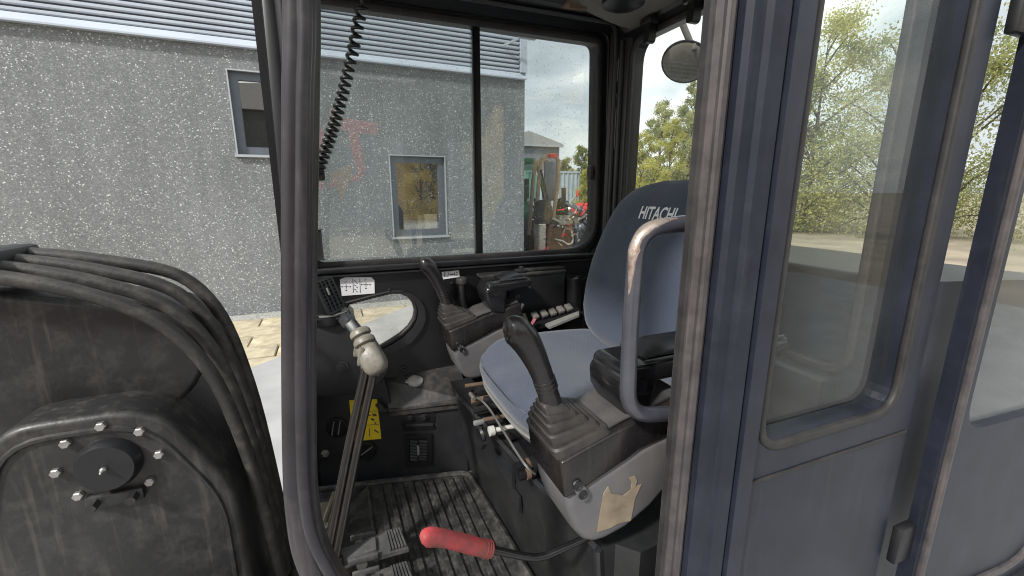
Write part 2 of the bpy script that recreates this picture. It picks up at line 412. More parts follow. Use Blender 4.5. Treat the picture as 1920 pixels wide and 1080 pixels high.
def rpoly(pts, rad, n=6):
    """rounded polygon in 2D; rad a number or a list"""
    o = []; m = len(pts)
    for i in range(m):
        a, b, c = Vector(pts[i-1]), Vector(pts[i]), Vector(pts[(i+1) % m]); r = rad[i] if isinstance(rad, (list, tuple)) else rad
        r = min(r, (a-b).length*0.49, (c-b).length*0.49)
        if r <= 1e-5: o.append((b.x, b.y)); continue
        p, q = b+(a-b).normalized()*r, b+(c-b).normalized()*r
        for k in range(n+1):
            t = k/n; w = p*(1-t)**2+b*2*t*(1-t)*1.0+q*t*t; o.append((w.x, w.y))
    return o

def obj(name, g, mat, parent=None, smooth=40):
    me = bpy.data.meshes.new(name)
    me.from_pydata([tuple(v) for v in g[0]], [], g[1])
    bm = bmesh.new(); bm.from_mesh(me)
    bmesh.ops.recalc_face_normals(bm, faces=bm.faces); bm.to_mesh(me); bm.free()
    me.materials.append(MATS[mat] if isinstance(mat, str) else mat)
    if smooth:
        me.polygons.foreach_set('use_smooth', [True]*len(me.polygons))
        me.set_sharp_from_angle(angle=R(smooth))
    o = bpy.data.objects.new(name, me); COL.objects.link(o)
    if parent is not None: adopt(o, parent)
    return o
def origin_of(o):
    p = Vector(o.get('_o', (0, 0, 0))); return p
ORG = {}
def adopt(o, parent):
    o.parent = parent
    o.matrix_parent_inverse = Matrix.Translation(-ORG.get(parent.name, Vector((0, 0, 0))))
def thing(name, label, cat, loc=(0, 0, 0), group=None):
    o = bpy.data.objects.new(name, None); COL.objects.link(o); o.location = loc
    o.empty_display_size = 0.1
    ORG[o.name] = Vector(loc)
    o['label'] = label; o['category'] = cat
    if group: o['group'] = group
    return o
def tag(o, label, cat, group=None):
    o['label'] = label; o['category'] = cat
    if group: o['group'] = group
    return o
def struct(name, g, mat, smooth=0):
    o = obj(name, g, mat, None, smooth); o['kind'] = 'structure'; return o
def copy_tree(src, loc, label=None):
    c = src.copy(); COL.objects.link(c); c.location = loc; ORG[c.name] = ORG.get(src.name, Vector((0, 0, 0)))
    if label: c['label'] = label
    for ch in src.children:
        d = ch.copy(); COL.objects.link(d); d.parent = c; d.matrix_parent_inverse = ch.matrix_parent_inverse.copy()
        for gch in ch.children:
            q = gch.copy(); COL.objects.link(q); q.parent = d; q.matrix_parent_inverse = gch.matrix_parent_inverse.copy()
    return c
def text_geo(s, size, bold=0.0, shear=0.0):
    cu = bpy.data.curves.new('t', 'FONT'); cu.body = s; cu.size = size; cu.offset = bold; cu.shear = shear
    cu.align_x = 'CENTER'; cu.align_y = 'CENTER'; cu.extrude = 0.0
    o = bpy.data.objects.new('t', cu); COL.objects.link(o)
    dg = bpy.context.evaluated_depsgraph_get(); me = bpy.data.meshes.new_from_object(o.evaluated_get(dg))
    g = ([v.co.copy() for v in me.vertices], [list(p.vertices) for p in me.polygons])
    bpy.data.objects.remove(o); bpy.data.curves.remove(cu); bpy.data.meshes.remove(me)
    return g
# ================================================================== THE YARD
material('shadow_grey', (0.38, 0.385, 0.39), 0.9, var=0.15, vscale=3, bump=0.3, bscale=60, dust=0.3, dcol=(0.36, 0.33, 0.29), dscale=1.2)  # grey standing for the shaded ground around the machine
material('paver_sand', (0.52, 0.455, 0.32), 0.9, var=0.3, vscale=9, bump=0.5, bscale=80, dust=0.7, dcol=(0.24, 0.205, 0.15), dscale=5, dlo=0.48, dhi=0.8)
material('joint_sand', (0.16, 0.13, 0.09), 0.95, var=0.2)
material('gravel', (0.33, 0.33, 0.31), 0.95, var=0.5, vscale=45, bump=0.8, bscale=50)
material('yard_dirt', (0.30, 0.255, 0.19), 0.95, var=0.3, vscale=0.7, bump=0.4, bscale=20)
GW = 420
struct('yard_ground', ([(-GW, -GW, 0), (GW, -GW, 0), (GW, GW, 0), (-GW, GW, 0)], [[0, 1, 2, 3]]), 'yard_dirt')
strip = struct('paved_strip', box((-7.2, 4.1, -0.05), (3.1, 6.62, 0.012)), 'joint_sand')
pv = None
for r_ in range(6):
    for c_ in range(16):
        x = -7.1+c_*0.64+(0.32 if r_ % 2 else 0); y = 4.15+r_*0.41
        if x > 2.6: continue
        if pv is None:
            pv = obj('paver', box((-0.31, -0.195, -0.03), (0.31, 0.195, 0.03), 0.008), 'paver_sand', None); o = pv
        else: o = pv.copy(); COL.objects.link(o)
        o.location = (x+0.31, y+0.195, 0.018+random.uniform(-.004, .004)); o.rotation_euler = (random.uniform(-.006, .006), random.uniform(-.006, .006), random.uniform(-.01, .01))
        o.parent = strip
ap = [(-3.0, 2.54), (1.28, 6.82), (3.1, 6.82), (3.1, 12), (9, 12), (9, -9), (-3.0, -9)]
struct('machine_shadow_slab', prism(ap, lambda a, b, k: Vector((a, b, 0.056 if k else -0.05))), 'shadow_grey')  # the machine's cast shadow, painted as a grey slab with a diagonal edge
struct('gravel_margin', box((-9, 6.63, -0.05), (1.05, 6.96, 0.034)), 'gravel')

# ------------------------------------------------------------------ the pebbledashed building
TH = R(2.6); BP = Vector((0, 6.98, 0)); BD = Vector((math.cos(TH), math.sin(TH), 0)); BN = Vector((math.sin(TH), -math.cos(TH), 0))
def Bw(a, z, d=0.0): return BP+BD*a+BN*d+Vector((0, 0, z))
def bpx(u, v, d=0.0):
    p = atp(u, v, BP+BN*d, BN); return (p-BP).dot(BD), p.z
material('cladding', (0.47, 0.52, 0.60), 0.42, var=0.06, vscale=2, metal=0.0)
material('cladding_dark', (0.12, 0.135, 0.16), 0.6, var=0.1)
material('anthracite', (0.115, 0.13, 0.155), 0.45, var=0.08)
material('sill_metal', (0.40, 0.42, 0.45), 0.4, var=0.05)
material('room_dark', (0.06, 0.05, 0.035), 0.9)
bld = thing('yard_building', 'grey pebbledashed yard building with ribbed metal cladding above', 'building', tuple(BP))
ac = bpx(983, 300)[0]
zc = bpx(780, 128)[1]
w0 = bpx(730, 291); w1 = bpx(838, 440)
wins = [(w0[0], w1[1], w1[0], w0[1])]
h0 = bpx(425, 130); h1 = bpx(545, 292)
wins.append((h0[0], h1[1], h1[0], h0[1]))
outer = [(-12, 0), (ac, 0), (ac, zc+0.05), (-12, zc+0.05)]
holes = [[(a, b), (c, b), (c, d), (a, d)] for a, b, c, d in wins]
obj('wall', plate(outer, holes, lambda a, b, k: Bw(a, b, -0.28*k)), 'pebbledash', bld, 0)
# return walls, back wall and roof close the volume
obj('side_wall', prism([(ac-0.28, 0), (ac, 0), (ac, zc+0.05), (ac-0.28, zc+0.05)], lambda a, b, k: Bw(a, b, -0.281-(7.0 if k else 0))), 'pebbledash', bld, 0)
obj('back_wall', prism([(-12, 0), (ac, 0), (ac, 6), (-12, 6)], lambda a, b, k: Bw(a, b, -7.3-(0.2 if k else 0))), 'pebbledash', bld, 0)
obj('upper_core', prism([(-12, zc+0.06), (ac-0.06, zc+0.06), (ac-0.06, 6.2), (-12, 6.2)], lambda a, b, k: Bw(a, b, (-0.02 if k else -7.25))), 'cladding_dark', bld, 0)
# horizontal ribs, one by one
slat = None; k = 0
z = zc+0.11; pit = 0.068
ribprof = [(0, -0.015), (0, 0.004), (0.012, 0.022), (0.036, 0.022), (0.046, 0.004), (0.046, -0.015)]
while z < 6.15:
    if slat is None:
        g = ([], [])
        V = [Bw(-12, z+q, 0.0+d) for q, d in ribprof]+[Bw(ac-0.11, z+q, d) for q, d in ribprof]
        n = len(ribprof); F = [[i, (i+1) % n, n+(i+1) % n, n+i] for i in range(n)]+[list(range(n))[::-1], [n+i for i in range(n)]]
        slat = obj('cladding_rib', (V, F), 'cladding', bld, 0); zs = z
    else:
        o = slat.copy(); COL.objects.link(o); o.parent = bld; o.matrix_parent_inverse = slat.matrix_parent_inverse.copy(); o.location = (0, 0, z-zs)
    z += pit; k += 1
obj('drip_trim', prism([(0, 0), (0, 0.10), (0.02, 0.10), (0.075, 0.02), (0.075, 0)], lambda a, b, k: Bw(-12 if k else ac, zc+b, a)), 'cladding', bld, 0)
obj('corner_trim', prism([(ac-0.10, zc+0.105), (ac+0.01, zc+0.105), (ac+0.01, 6.2), (ac-0.10, 6.2)], lambda a, b, k: Bw(a, b, 0.07 if k else -0.15)), 'cladding', bld, 0)
obj('coping', prism([(-12, 6.21), (ac+0.05, 6.21), (ac+0.05, 6.33), (-12, 6.33)], lambda a, b, k: Bw(a, b, 0.12 if k else -7.4)), 'anthracite', bld, 0)
for (a, b, c, d) in wins:
    fw = 0.10
    wf = obj('window', plate([(a, b), (c, b), (c, d), (a, d)], [[(a+fw, b+fw), (c-fw, b+fw), (c-fw, d-fw), (a+fw, d-fw)]], lambda x, y, k: Bw(x, y, -0.055-0.075*k)), 'anthracite', bld, 0)
    obj('pane', prism([(a+fw, b+fw), (c-fw, b+fw), (c-fw, d-fw), (a+fw, d-fw)], lambda x, y, k: Bw(x, y, -0.09-0.012*k)), 'house_glass', wf, 0)
    obj('sill', prism([(a-0.03, b-0.035), (c+0.03, b-0.035), (c+0.03, b-0.004), (a-0.03, b-0.004)], lambda x, y, k: Bw(x, y, 0.045-0.10*k)), 'sill_metal', wf, 0)
    t_ = 0.012
    obj('reveal_trim', plate([(a-t_, b), (c+t_, b), (c+t_, d+t_), (a-t_, d+t_)], [[(a+0.004, b+0.001), (c-0.004, b+0.001), (c-0.004, d-0.004), (a+0.004, d-0.004)]], lambda x, y, k: Bw(x, y, 0.012-0.014*k)), 'sill_metal', wf, 0)
    obj('inner_sill', prism([(a, b+0.001), (c, b+0.001), (c, b+0.03), (a, b+0.03)], lambda x, y, k: Bw(x, y, -0.135-0.4*k)), 'white_label', wf, 0)
# floodlight on the cladding corner
fl = bpx(992, 66, 0.35)
obj('floodlight', join(obox(Bw(fl[0]-0.02, fl[1], 0.36), BD, BN, (0, 0, 1), 0.30, 0.16, 0.10, 0.02),
    bar(Bw(fl[0]-0.30, fl[1]-0.1, 0.06), Bw(fl[0]-0.05, fl[1], 0.34), 0.03, 0.03)), 'sill_metal', bld)
# things on the inner sill
a, b, c, d = wins[0]
wd = c-a
def onsill(x0, x1, h, dp, dz=0.032): return prism([(x0, b+dz), (x1, b+dz), (x1, b+dz+h), (x0, b+dz+h)], lambda x, y, k: Bw(x, y, -dp-0.07*k), 0.003)
tag(obj('document_folder', onsill(a+wd*0.62, a+wd*0.86, 0.30, 0.145), 'white_label'), 'pale document folder standing inside the small grey window', 'folder')
tag(obj('paper_stack', onsill(a+wd*0.50, a+wd*0.60, 0.28, 0.145), 'white_cap'), 'narrow greenish white file beside the folder in the window', 'file')
oc = Bw(a+wd*0.74, 0, -0.55)
ch = thing('office_chair', 'dark office chair back visible inside the small grey window', 'chair', tuple(oc))
obj('backrest', xform(loft([[Vector((0.23*s*math.cos(R(t)), -0.05+0.04*math.sin(R(t)), zz)) for t in range(0, 360, 24)] for zz, s in ((0.95, 0.6), (1.0, 0.95), (1.25, 1.0), (1.42, 0.85), (1.47, 0.45))]), Matrix.Translation(oc)), 'black_plastic', ch)
obj('seat', box(oc+Vector((-0.25, -0.25, 0.45)), oc+Vector((0.25, 0.25, 0.53)), 0.03), 'black_plastic', ch)
obj('pedestal', join(tube([oc+Vector((0, 0.05, 0.02)), oc+Vector((0, 0.05, 0.45))], 0.03), bar(oc+Vector((-0.28, 0.05, 0.03)), oc+Vector((0.28, 0.05, 0.03)), 0.05, 0.04), bar(oc+Vector((0, -0.23, 0.031)), oc+Vector((0, 0.33, 0.031)), 0.05, 0.04), bar(oc+Vector((0, 0.03, 0.5)), oc+Vector((0, -0.05, 1.1)), 0.06, 0.02)), 'black_plastic', ch)

# ------------------------------------------------------------------ shed beyond
material('shed_wall', (0.20, 0.22, 0.26), 0.7, var=0.1)
material('shed_roof', (0.36, 0.36, 0.37), 0.7, var=0.1)
sY = 44.0
s0 = at(975, 272, Y=sY); s1 = at(1049, 272, Y=sY); st = at(986, 246, Y=sY)
shed = thing('far_shed', 'distant low grey shed with pale sloping roof', 'shed', (s1.x-5, sY, 0))
obj('wall', box((s1.x-10, sY, 0), (s1.x, sY+14, s0.z)), 'shed_wall', shed, 0)
pr = [(s1.x-10.3, s0.z+0.01), (s1.x+0.3, s0.z+0.01), (s1.x+0.3, s0.z+0.25), (st.x+0.3, st.z), (s1.x-10.3, s0.z+0.25)]
obj('roof', prism(pr, lambda a, b, k: Vector((a, sY-0.3+14.6*k, b))), 'shed_roof', shed, 0)
obj('gutter', box((s1.x-10.3, sY-0.42, s0.z-0.1), (s1.x+0.3, sY-0.31, s0.z+0.1)), 'sill_metal', shed, 0)
obj('door', box((s1.x-6.5, sY-0.06, 0), (s1.x-2.5, sY-0.005, 3.6)), 'shed_roof', shed, 0)

# ------------------------------------------------------------------ container and small red machines far off
material('container_blue', (0.42, 0.50, 0.58), 0.6, var=0.15, vscale=2)
material('container_rib', (0.50, 0.58, 0.66), 0.6, var=0.1)
cy = 30.0
c0 = at(1042, 358, Y=cy); c1 = at(1087, 322, Y=cy)
con = thing('shipping_container', 'pale blue ribbed shipping container in front of the hedge', 'container', (c0.x, cy, 0))
obj('body', box((c0.x-2.5, cy, 0.15), (c1.x, cy+2.4, c1.z)), 'container_blue', con, 0)
rb = None
nx = 12
for i in range(nx):
    x = c0.x-2.4+(c1.x-c0.x+2.4)*i/nx
    if rb is None: rb = obj('rib', box((x, cy-0.05, 0.3), (x+0.12, cy-0.002, c1.z-0.12)), 'container_rib', con, 0); x0_ = x
    else:
        o = rb.copy(); COL.objects.link(o); o.parent = con; o.matrix_parent_inverse = rb.matrix_parent_inverse.copy(); o.location.x = x-x0_
obj('top_rail', box((c0.x-2.5, cy-0.07, c1.z-0.11), (c1.x, cy-0.003, c1.z+0.02)), 'container_rib', con, 0)
obj('base_rail', box((c0.x-2.5, cy-0.07, 0.0), (c1.x, cy-0.003, 0.29)), 'container_rib', con, 0)

material('red_paint', (0.70, 0.06, 0.05), 0.4, var=0.15)
material('tyre', (0.03, 0.03, 0.03), 0.85, var=0.2, dust=0.4, dcol=(0.2, 0.17, 0.13))
material('dull_orange', (0.50, 0.24, 0.06), 0.6, var=0.2)
def wheel(c, r, w, parent, axis=(0, 1, 0), rim='grey_plastic', lugs=0):
    c = Vector(c)
    ty = obj('wheel', lathe([(r*0.6, -w/2), (r*0.92, -w/2), (r, -w*0.3), (r, w*0.3), (r*0.92, w/2), (r*0.6, w/2), (r*0.58, 0)], c, axis, 28), 'tyre', parent)
    obj('rim', lathe([(0.001, -w*0.2), (r*0.25, -w*0.22), (r*0.3, -w*0.1), (r*0.5, -w*0.12), (r*0.6, -w*0.45), (r*0.62, w*0.45), (r*0.5, w*0.1), (0.001, w*0.1)], c, axis, 24), rim, ty)
    obj('hub', lathe([(0.001, -w*0.42), (r*0.13, -w*0.42), (r*0.15, -w*0.2), (0.001, -w*0.2)], c, axis, 12), 'black_metal', ty)
    return ty
m0 = at(1088, 378, Z=0)
my = 19.0; mc = at(1088, 372, Y=my); mc.z = 0
red = thing('red_mower', 'small red ride-on machine parked in the far yard', 'mower', tuple(mc))
obj('hood', loft([[mc+Vector((x, y*s, z0+dz)) for y, dz in ((-0.4, 0), (-0.4, 0.3), (-0.25, 0.42), (0.25, 0.42), (0.4, 0.3), (0.4, 0))] for x, s, z0 in ((-0.9, 0.75, 0.55), (-0.6, 1, 0.6), (0.2, 1, 0.6), (0.3, 0.9, 0.55))]), 'red_paint', red)
obj('seat', join(box(mc+Vector((0.35, -0.25, 0.7)), mc+Vector((0.8, 0.25, 0.8)), 0.03), box(mc+Vector((0.75, -0.25, 0.75)), mc+Vector((0.87, 0.25, 1.2)), 0.03)), 'tyre', red)
obj('fender', box(mc+Vector((0.2, -0.55, 0.5)), mc+Vector((1.0, 0.55, 0.68)), 0.06), 'red_paint', red)
obj('steering', tube([mc+Vector((0.1, 0, 0.9)), mc+Vector((0.3, 0, 1.25))], 0.03), 'tyre', red)
for x, y, r in ((-0.7, -0.45, 0.25), (-0.7, 0.45, 0.25), (0.65, -0.5, 0.36), (0.65, 0.5, 0.36)): wheel(mc+Vector((x, y, r)), r, 0.22, red)
mc2 = at(1108, 366, Y=24.0); mc2.z = 0
copy_tree(red, tuple(mc2), 'second red ride-on machine behind the first, partly hidden by the window frame')
for o in (red,): o['group'] = 'red machines in the far yard'
bpy.data.objects['red_mower.001']['group'] = 'red machines in the far yard'

# ------------------------------------------------------------------ old stripped mini digger beside the building
material('old_beige', (0.42, 0.33, 0.24), 0.6, var=0.3, vscale=10, dust=0.6, dcol=(0.34, 0.17, 0.08), dscale=5)
material('old_white', (0.52, 0.50, 0.44), 0.55, var=0.2, dust=0.7, dcol=(0.28, 0.17, 0.10), dscale=9, dlo=0.46)
material('rusty_brown', (0.15, 0.085, 0.05), 0.8, var=0.4, dust=0.5, dcol=(0.30, 0.2, 0.12), dscale=7)
dY = 7.9
def dg_(u, v, off=0.0): return at(u, v, Y=dY+off)
base = dg_(1050, 470); base.z = 0
dig = thing('stripped_digger', 'old stripped mini digger with rusty roll bar and white hood', 'mini digger', tuple(base))
# roll bar: a bent tube hoop
hoop = [dg_(1003, 440), dg_(1011, 330), dg_(1016, 297), dg_(1026, 292), dg_(1040, 291), dg_(1047, 300), dg_(1046, 345), dg_(1037, 410)]
obj('roll_bar', tube(round_path(hoop, 0.12, 5), 0.042, 8), 'old_beige', dig)
hoop2 = [p+Vector((0.12, 0.55, -0.06)) for p in hoop]
obj('roll_bar', tube(round_path(hoop2, 0.12, 5), 0.042, 8), 'old_beige', dig)
obj('orange_cap', obox(dg_(1035, 292), (1, 0, 0), (0, 1, 0), (0, 0, 1), 0.2, 0.14, 0.09, 0.03), 'red_paint', dig)
obj('back_screen', obox(dg_(1032, 340, 0.35), (1, 0, 0), (0, 1, 0), (0, 0, 1), 0.30, 0.05, 0.78, 0.02), 'shed_wall', dig)
obj('control_stem', tube([dg_(1014, 318, -0.1), dg_(1027, 375, -0.05), dg_(1033, 400, 0)], 0.022, 6), 'black_metal', dig)
sc_ = dg_(1018, 398, -0.1)
obj('seat_back', loft([[sc_+Vector((0.20*s*math.cos(R(t)), 0.07*math.sin(R(t)), zz)) for t in range(0, 360, 24)] for zz, s in ((-0.22, 0.8), (-0.15, 1.0), (0.1, 1.0), (0.2, 0.75), (0.24, 0.3))]), 'tyre', dig)
obj('white_hood', obox(dg_(1012, 449, -0.1), (1, 0, 0), (0, 1, 0), (0, 0, 1), 0.15, 0.26, 0.56, 0.03), 'old_white', dig)
obj('body', box(dg_(1020, 500, 0.1)*1.0, dg_(1080, 425, 0.9), 0.03), 'rusty_brown', dig)
obj('side_plate', obox(dg_(1050, 450, -0.02), (1, 0, 0), (0, 1, 0), (0, 0, 1), 0.62, 0.1, 0.55, 0.03), 'rusty_brown', dig)
obj('hose', tube(smooth_path([dg_(1040, 448, -0.1), dg_(1055, 452, -0.12), dg_(1066, 458, -0.12), dg_(1074, 452, -0.1), dg_(1072, 432, -0.1)], 5), 0.018, 6), 'old_white', dig)
obj('battery_box', obox(dg_(1034, 419, 0.0), (1, 0, 0), (0, 1, 0), (0, 0, 1), 0.18, 0.2, 0.16, 0.02), 'black_metal', dig)
obj('pale_tank', obox(dg_(1062, 412, 0.1), (1, 0, 0), (0, 1, 0), (0, 0, 1), 0.48, 0.3, 0.2, 0.04), 'old_white', dig)
obj('grey_tank', obox(dg_(1084, 440, 0.0), (1, 0, 0), (0, 1, 0), (0, 0, 1), 0.2, 0.25, 0.5, 0.06), 'shed_wall', dig)
obj('red_panel', obox(dg_(1095, 445, 0.05), (1, 0, 0), (0, 1, 0), (0, 0, 1), 0.09, 0.25, 0.5, 0.03), 'red_paint', dig)
obj('red_foot', obox(dg_(1012, 476, -0.2), (1, 0, 0), (0, 1, 0), (0, 0, 1), 0.34, 0.3, 0.14, 0.04), 'red_paint', dig)
for a_, b_, w_ in (((1054, 392), (1100, 418), 0.08), ((1060, 380), (1094, 400), 0.05), ((1075, 384), (1108, 408), 0.06), ((1050, 372), (1062, 400), 0.09), ((1096, 395), (1106, 420), 0.08)):
    obj('linkage_arm', bar(dg_(*a_), dg_(*b_), w_, w_, bev=0.012), random.choice(['steel', 'black_metal', 'shed_wall']), dig)
rq = random.Random(5)
for i in range(46):
    u_, v_ = (rq.uniform(1050, 1108), rq.uniform(368, 430)) if i % 3 else (rq.uniform(1022, 1105), rq.uniform(425, 474)); a_ = rq.uniform(0, 6.28); l_ = rq.uniform(6, 20)
    q0 = dg_(u_, v_, rq.uniform(-0.35, 0.1)); q1 = dg_(u_+l_*math.cos(a_), v_+l_*math.sin(a_), rq.uniform(-0.35, 0.1))
    obj('linkage_piece', tube([q0, q1], rq.uniform(0.008, 0.035), 7) if i % 2 else bar(q0, q1, rq.uniform(0.02, 0.07), rq.uniform(0.015, 0.04), bev=0.004), rq.choice(['steel', 'black_metal', 'rusty_brown', 'old_white', 'shed_wall', 'old_beige', 'red_paint']), dig)
obj('engine_block', obox(dg_(1052, 390, 0.2), (1, 0, 0), (0, 1, 0), (0, 0, 1), 0.22, 0.3, 0.30, 0.03), 'black_metal', dig)
obj('exhaust', tube([dg_(1057, 378, 0.2), dg_(1057, 352, 0.2)], 0.05, 8), 'rusty_brown', dig)
tb = base+Vector((0.1, 0.5, 0))
obj('track', loft([[tb+Vector((x, y, 0.25+0.22*math.copysign(abs(s_)**0.6, s_))) for x, s_ in [(0.85*math.cos(R(t)), math.sin(R(t))) for t in range(0, 360, 20)]] for y in (-0.6, -0.3)]), 'tyre', dig)
obj('track', loft([[tb+Vector((x, y, 0.25+0.22*math.copysign(abs(s_)**0.6, s_))) for x, s_ in [(0.85*math.cos(R(t)), math.sin(R(t))) for t in range(0, 360, 20)]] for y in (0.3, 0.6)]), 'tyre', dig)
wheel(dg_(1099, 441, -0.1), 0.2, 0.16, dig)
obj('turntable', box(tb+Vector((-0.35, -0.3, 0.3)), tb+Vector((0.4, 0.3, 0.62)), 0.04), 'black_metal', dig)

# ------------------------------------------------------------------ green tractor half hidden by the building corner
material('tractor_green', (0.03, 0.16, 0.075), 0.4, var=0.2, dust=0.3, dcol=(0.2, 0.2, 0.14))
material('dark_window', (0.04, 0.09, 0.07), 0.15, var=0.2)
XZ_ = lambda y0, y1: (lambda a, b, k: Vector((a, y1 if k else y0, b)))
glass('tractor_glass', (0.62, 0.80, 0.70), 1.0, 0.10, 0.0, ior=0.08)
tY = 9.3
def tr_(u, v, off=0.0): return at(u, v, Y=tY+off)
tb_ = tr_(985, 470); tb_.z = 0
trc = thing('green_tractor', 'dark green tractor half hidden behind the building corner', 'tractor', tuple(tb_))
wheel(at(986, 441, Y=9.05), 0.37, 0.26, trc, rim='old_white')
wheel(tr_(986, 447)+Vector((-0.05, 1.3, 0)), 0.44, 0.3, trc, rim='grey_plastic')
wheel(tr_(940, 452), 0.42, 0.3, trc); wheel(tr_(940, 452)+Vector((0, 1.4, 0)), 0.42, 0.3, trc)
T9 = lambda u, v, o=0.0: at(u, v, Y=9.25+o)
def tbox(u0, v0, u1, v1, o0, o1, bev=0.04):
    p, q = T9(u0, v1, o0), T9(u1, v0, o0); return box((p.x, 9.25+o0, p.z), (q.x, 9.25+o1, q.z), bev)
obj('body', tbox(900, 378, 1000, 428, 0.25, 1.1), 'tractor_green', trc)
obj('fender', tbox(962, 395, 1003, 412, -0.15, 0.3), 'tractor_green', trc)
obj('cab_roof', tbox(925, 296, 1005, 304, -0.05, 1.3, 0.03), 'tractor_green', trc)
obj('cab_post', tube(smooth_path([T9(985, 300), T9(1000, 303), T9(1008, 316), T9(1016, 345), T9(1025, 392)], 5), 0.045, 8), 'tractor_green', trc)
obj('cab_post', tube([T9(935, 300), T9(930, 380)], 0.04, 8), 'tractor_green', trc)
obj('cab_post', tube(smooth_path([T9(1000, 303, 1.2), T9(1008, 316, 1.2), T9(1016, 345, 1.2), T9(1022, 385, 1.2)], 5), 0.045, 8), 'tractor_green', trc)
obj('cab_window', prism([(T9(u, v).x, T9(u, v).z) for u, v in ((935, 304), (998, 304), (1005, 318), (1010, 345), (1012, 378), (932, 378))], XZ_(9.26, 9.265)), 'tractor_glass', trc, 0)
obj('cab_seat', join(tbox(975, 352, 990, 380, 0.5, 0.8, 0.03), tbox(985, 335, 993, 372, 0.5, 0.8, 0.03)), 'tyre', trc)
obj('hitch_frame', join(bar(T9(1004, 372, -0.1), T9(1008, 436, -0.1), 0.07, 0.05), bar(T9(992, 384, -0.2), T9(1010, 392, -0.2), 0.05, 0.05)), 'black_metal', trc)
obj('lamp', obox(T9(994, 381, -0.2), (1, 0, 0), (0, 1, 0), (0, 0, 1), 0.12, 0.07, 0.09, 0.02), 'old_white', trc)
obj('axle', tube([T9(986, 441, -0.1), T9(986, 441, 1.4)], 0.08, 10), 'black_metal', trc)

# ------------------------------------------------------------------ trees
def leafmat(name, cols):
    mt = bpy.data.materials.new(name); mt.use_nodes = True
    t = mt.node_tree; N = t.nodes; lk = t.links.new; N.remove(N['Principled BSDF']); o = N['Material Output']
    c = N.new('ShaderNodeTexCoord'); n = N.new('ShaderNodeTexNoise'); n.inputs['Scale'].default_value = 1.1; n.inputs['Detail'].default_value = 5
    n.inputs['Roughness'].default_value = 0.75
    lk(c.outputs['Object'], n.inputs['Vector'])
    r = N.new('ShaderNodeValToRGB'); e = r.color_ramp.elements
    e[0].position = 0.36; e[0].color = (*cols[0], 1); e[1].position = 0.66; e[1].color = (*cols[2], 1)
    q = e.new(0.5); q.color = (*cols[1], 1)
    lk(n.outputs['Fac'], r.inputs[0])
    a = N.new('ShaderNodeBsdfDiffuse'); b = N.new('ShaderNodeBsdfTranslucent'); m = N.new('ShaderNodeMixShader'); m.inputs[0].default_value = 0.5
    lk(r.outputs[0], a.inputs[0]); lk(r.outputs[0], b.inputs[0]); lk(a.outputs[0], m.inputs[1]); lk(b.outputs[0], m.inputs[2]); lk(m.outputs[0], o.inputs['Surface'])
    MATS[name] = mt
leafmat('leaf_yellow', ((0.32, 0.33, 0.12), (0.52, 0.51, 0.18), (0.72, 0.66, 0.25)))
leafmat('leaf_green', ((0.18, 0.205, 0.10), (0.31, 0.335, 0.15), (0.46, 0.455, 0.20)))
leafmat('leaf_olive', ((0.25, 0.27, 0.15), (0.40, 0.41, 0.22), (0.56, 0.55, 0.28)))
leafmat('leaf_gold', ((0.50, 0.39, 0.14), (0.72, 0.57, 0.24), (0.88, 0.76, 0.38)))
material('bark', (0.09, 0.075, 0.06), 0.9, var=0.3)
def tree(label, x, y, h, w, leaf, n=11700, ls=0.112, seed=1, base=0.12, taper=0.6, group='autumn trees beyond the yard', name='autumn_tree', cat='tree'):
    rnd = random.Random(seed)
    root = thing(name, label, cat, (x, y, 0), group)
    P0 = Vector((x, y, 0)); tr = []
    tp = [P0+Vector((rnd.uniform(-.1, .1)*h*k*0.15, rnd.uniform(-.1, .1)*h*k*0.15, h*0.92*k)) for k in (0, .15, .35, .55, .75, 1.0)]
    tr.append(tube(smooth_path(tp, 3), [max(0.015, 0.018*h*(1-i/16)) for i in range(16)], 7))
    clumps = []
    nb = 46
    for i in range(nb):
        f = base+(1-base)*((i+rnd.random())/nb)
        rad = w*0.5*(math.sin(math.pi*min(1, (f-base)/(1-base)*0.78+0.2))**taper)
        a = rnd.uniform(0, 2*math.pi); rr = rad*math.sqrt(rnd.uniform(0.12, 1))
        tip = P0+Vector((math.cos(a)*rr, math.sin(a)*rr, h*f))
        st_ = P0+Vector((0, 0, max(0.1*h, h*f-0.5*rr-0.06*h)))
        if i % 2 == 0: tr.append(tube([st_, st_.lerp(tip, 0.5)+Vector((0, 0, 0.06*rr)), tip], [0.006*h, 0.004*h, 0.0018*h], 5))
        clumps.append((tip, rnd.uniform(0.10, 0.2)*w*(0.6+0.4*(1-f))))
    V, F = [], []
    for i in range(n):
        c, r = clumps[int(rnd.random()*len(clumps))]
        d = Vector((rnd.gauss(0, 1), rnd.gauss(0, 1), rnd.gauss(0, 0.8))); d = d*r*0.62
        p = c+d
        if p.z < 0.05: p.z = 0.05+rnd.random()*0.3
        s = ls*rnd.uniform(0.5, 1.15)
        u_ = Vector((rnd.gauss(0, 1), rnd.gauss(0, 1), rnd.gauss(0, 1))).normalized()
        w_ = u_.cross(Vector((rnd.gauss(0, 1), rnd.gauss(0, 1), rnd.gauss(0, 1)))).normalized()
        k = len(V); V += [p-u_*s*0.5, p+w_*s*0.28, p+u_*s*0.5, p-w_*s*0.28]; F.append([k, k+1, k+2, k+3])
    obj('trunk', join(*tr), 'bark', root)
    # leaves need no normal clean-up
    me = bpy.data.meshes.new('crown'); me.from_pydata([tuple(v) for v in V], [], F); me.materials.append(MATS[leaf])
    o = bpy.data.objects.new('crown', me); COL.objects.link(o); adopt(o, root)
    return root
